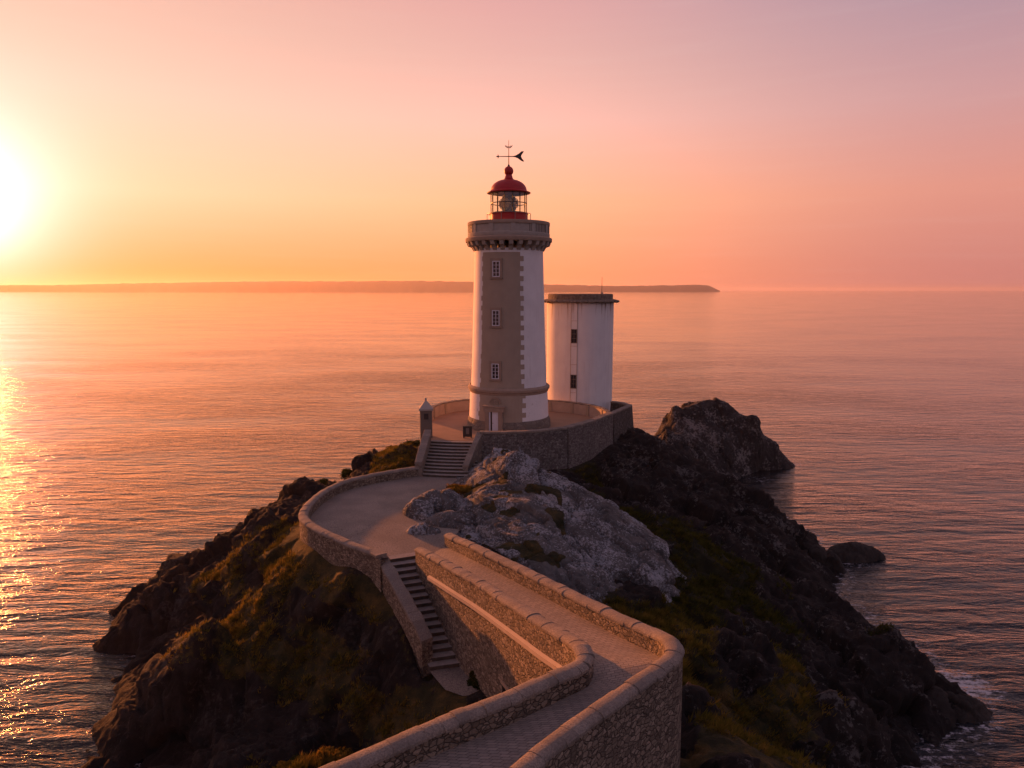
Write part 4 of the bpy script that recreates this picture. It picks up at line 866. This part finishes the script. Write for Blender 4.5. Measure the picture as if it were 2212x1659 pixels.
# ------------------------------------------------------------------ second round tower
RT = 71.5/FPX*(TWR[1]*cos(TH)+4*sin(TH)); TWR = (at(1252, 760, Y=TWR[1])[0], TWR[1])
T2 = thing('round_tower', (TWR[0], TWR[1], 8.8), 'white cylindrical tower with rust stains and flat brown rimmed top', 'tower')
zt2 = lambda py: at(1252, py, Y=TWR[1])[2]
zA, zB, zCp = zt2(653), zt2(645), zt2(635)
MB().lathe([(RT, 7.5), (RT, zA+.1)], TWR, 96).build('tower_wall', 'whitewash_rust', T2)
# ragged rim and cap
simple('rust_line', (.46, .33, .22), .9, 0, .35, 2.)
m, g = mat('rim'); p = g.pos(); f_ = g.noise(p, 4.5, 7., .7)
fin(g, Base_Color=g.ramp(f_, [(.3, (.05, .04, .03)), (.5, (.17, .125, .085)), (.7, (.30, .23, .17))]), Roughness=.95, Normal=g.bump(f_, .9, .1)); MT['rim'] = m
mb = MB(); n = 140; rows = []
for zz, r2, jj in ((zA, RT-.1, 0), (zA-.02, RT+.35, .10), (zA+.08, RT+.62, .16), (zA+.2, RT+.55, .14), (zA+.34, RT+.16, .06), (zA+.42, RT-.3, 0)):
    rows.append([(TWR[0]+(r2+random.uniform(-jj, jj))*sin(2*pi*i/n), TWR[1]-(r2)*cos(2*pi*i/n), zz+random.uniform(-jj, jj)*.4) for i in range(n)])
mb.add([v for r_ in rows for v in r_], [(k*n+i, k*n+(i+1) % n, (k+1)*n+(i+1) % n, (k+1)*n+i) for k in range(5) for i in range(n)], None, True); mb.build('rim', 'rim', T2)
rcap = 69.2/FPX*(TWR[1]*cos(TH)+1.); mb = MB(); mb.lathe([(rcap, zA+.2), (rcap, zCp-.12), (rcap-.08, zCp), (rcap-.4, zCp+.03), (0, zCp-.1)], TWR, 80); mb.build('cap', 'rim', T2)
phs = math.asin((1233.5-1252)/71.5)
def pol2(phi, r, z): return (TWR[0]+r*sin(phi), TWR[1]-r*cos(phi), z)
q = pol2(phs, RT+.01, (9+zA)/2); MB().box(q, (.66, .10, zA-9-.02), phs).build('pilaster', 'whitewash_rust', T2)
mb = MB(); 
for dx in (-.36, .36): q2 = pol2(phs, RT+.045, 0); mb.box((q2[0]+cos(phs)*dx, q2[1]+sin(phs)*dx, (9+zA)/2+.4), (.035, .055, zA-9.8), phs)
for py in (690, 742, 780, 838): mb.box((q2[0], q2[1], zt2(py)), (.7, .05, .035), phs)
mb.build('pipe', 'rust_line', T2)
for py in (721.5, 815):
    zc = zt2(py); c0 = pol2(phs, RT+.06, zc); wf = MB()
    for dx in (-.31, .31): wf.box((c0[0]+cos(phs)*dx, c0[1]+sin(phs)*dx, zc), (.07, .12, 1.5), phs)
    for dz in (-.75, .75): wf.box((c0[0], c0[1], zc+dz), (.72, .122, .08), phs)
    wf.box((c0[0], c0[1], zc), (.04, .09, 1.45), phs)
    for dz in (-.25, .25): wf.box((c0[0], c0[1], zc+dz), (.6, .08, .035), phs)
    w_ = wf.build('window', 'rim', T2, base=c0); MB().box(pol2(phs, RT+.045, zc), (.6, .08, 1.46), phs).build('pane', 'dark_glass', w_)
mb = MB(); zc = zt2(862); q = pol2(phs, RT+.08, zc); 
for dx in np.linspace(-.36, .36, 6): mb.box((q[0]+cos(phs)*dx, q[1]+sin(phs)*dx, zc), (.06, .08, .36), phs)
for dz in (-.18, .18): mb.box((q[0], q[1], zc+dz), (.86, .082, .07), phs)
mb.build('vent_grille', 'grey_metal', T2)
ap = at(1300, 634, Y=81.0); an = thing('antenna', (ap[0], ap[1], ap[2]), 'thin rod antenna on the flat top of the white round tower', 'antenna')
za = at(1300, 598, Y=81.0)[2]; mb = MB(); mb.tube((ap[0], ap[1], ap[2]-.05), (ap[0], ap[1], za), .035, .018, 6); mb.build('mast', 'dark_metal', an)
mb = MB(); mb.lathe([(.16, ap[2]-.02), (.16, ap[2]+.1), (.05, ap[2]+.16)], ap, 10); mb.build('foot', 'grey_metal', an)

# ------------------------------------------------------------------ sea, far coast, haze
def spread(lo, hi, st, far, k=1.28):
    a = list(np.arange(lo, hi+1e-6, st)); s_ = st; 
    while a[-1] < far: s_ *= k; a.append(a[-1]+s_)
    s_ = st
    while a[0] > -far: s_ *= k; a.insert(0, a[0]-s_)
    return np.array(a)
FAR = 30000.
xs, ys = spread(-42, 50, .4, FAR), spread(24, 108, .4, FAR)
X, Y = np.meshgrid(xs, ys); i = np.arange(X.size).reshape(X.shape); F = np.stack([i[:-1, :-1], i[:-1, 1:], i[1:, 1:], i[1:, :-1]], -1).reshape(-1, 4)
xf, yf = X.ravel(), Y.ravel(); nearm = (xf > -42)&(xf < 50)&(yf > 20)&(yf < 108); foam = np.zeros(len(xf))
bz = base_fn(xf[nearm], yf[nearm]); fo = sstep(-2.2, -.4, bz)*np.where(xf[nearm] > 12, .52, .42)
rocks = [(at(2085, 1480, 0), 3.2, .75), (at(2060, 1465, 0), 2.4, .7), (at(2125, 1560, 0), 2.2, .6), (at(1720, 1003, 0), 3.0, .55), (at(1850, 1217, 0), 2.6, .55), (at(1830, 1235, 0), 2.0, .5), (at(2150, 1620, 0), 3.0, .35), (at(245, 1405, 0), 2.0, .35)]
for (a, b, _), r2, s_ in rocks: fo = np.maximum(fo, s_*np.exp(-((xf[nearm]-a)**2+(yf[nearm]-b)**2)/(r2*r2)))
foam[nearm] = fo
sea = link('sea', np_mesh('sea', np.stack([xf, yf, 0*xf], 1), F, 'sea', dict(foam=foam))); tag(sea, 'calm rippled sea reflecting the sunset', kind='structure')

# far coast: a long low plateau ending in a small cliffed point
pts = [(-420, 616), (-200, 615), (0, 616), (120, 616), (250, 613), (380, 611), (480, 609), (600, 608), (750, 608), (900, 607), (1020, 609), (1150, 614), (1250, 616), (1330, 618), (1420, 617), (1470, 616), (1500, 615), (1530, 617), (1542, 622), (1556, 629)]
xs_ = np.arange(-420, 1557, 3.); ty = np.interp(xs_, [p[0] for p in pts], [p[1] for p in pts]); DY = 9000.
nz1 = fbm(np.stack([xs_*.05, 0*xs_, 0*xs_], 1), 4)*1.6+fbm(np.stack([xs_*.4, 0*xs_+9, 0*xs_], 1), 2)*.7
rows = []; 
for k, (dy, fr) in enumerate(((-260, 0.), (-200, .35), (-120, .7), (0, 1.), (400, 1.05), (1500, .8), (2200, .0))):
    row = []
    for q, xx in enumerate(xs_):
        b = at(xx, 628, Y=DY); top = max(0., at(xx, ty[q]+nz1[q]*min(1, (1560-xx)/80), Y=DY)[2]); row.append((b[0]*(DY+dy)/DY, DY+dy+(40*sin(q*.11)+25*sin(q*.37) if fr < .9 else 0), top*fr-(2 if fr == 0 else 0)))
    rows.append(row)
V = np.array([v for r_ in rows for v in r_]); n = len(xs_); F = np.array([(k*n+i, k*n+i+1, (k+1)*n+i+1, (k+1)*n+i) for k in range(6) for i in range(n-1)])
fc = link('far_coast', np_mesh('far_coast', V, F, 'far_land')); tag(fc, 'long low hazy coast across the bay', kind='structure')

m, g = mat('haze'); vp = g.n('VolumePrincipled', Color=(1., .86, .80, 1), Density=4.5e-5, Anisotropy=.55); g.n('OutputMaterial', Volume=vp.outputs[0]); MT['haze'] = m
mb = MB(); E_ = FAR*1.45; mb.box((0, 0, 62.), (2*E_, 2*E_, 128.)); hz = mb.build('haze', 'haze'); tag(hz, 'thin warm evening haze over the sea', kind='stuff')
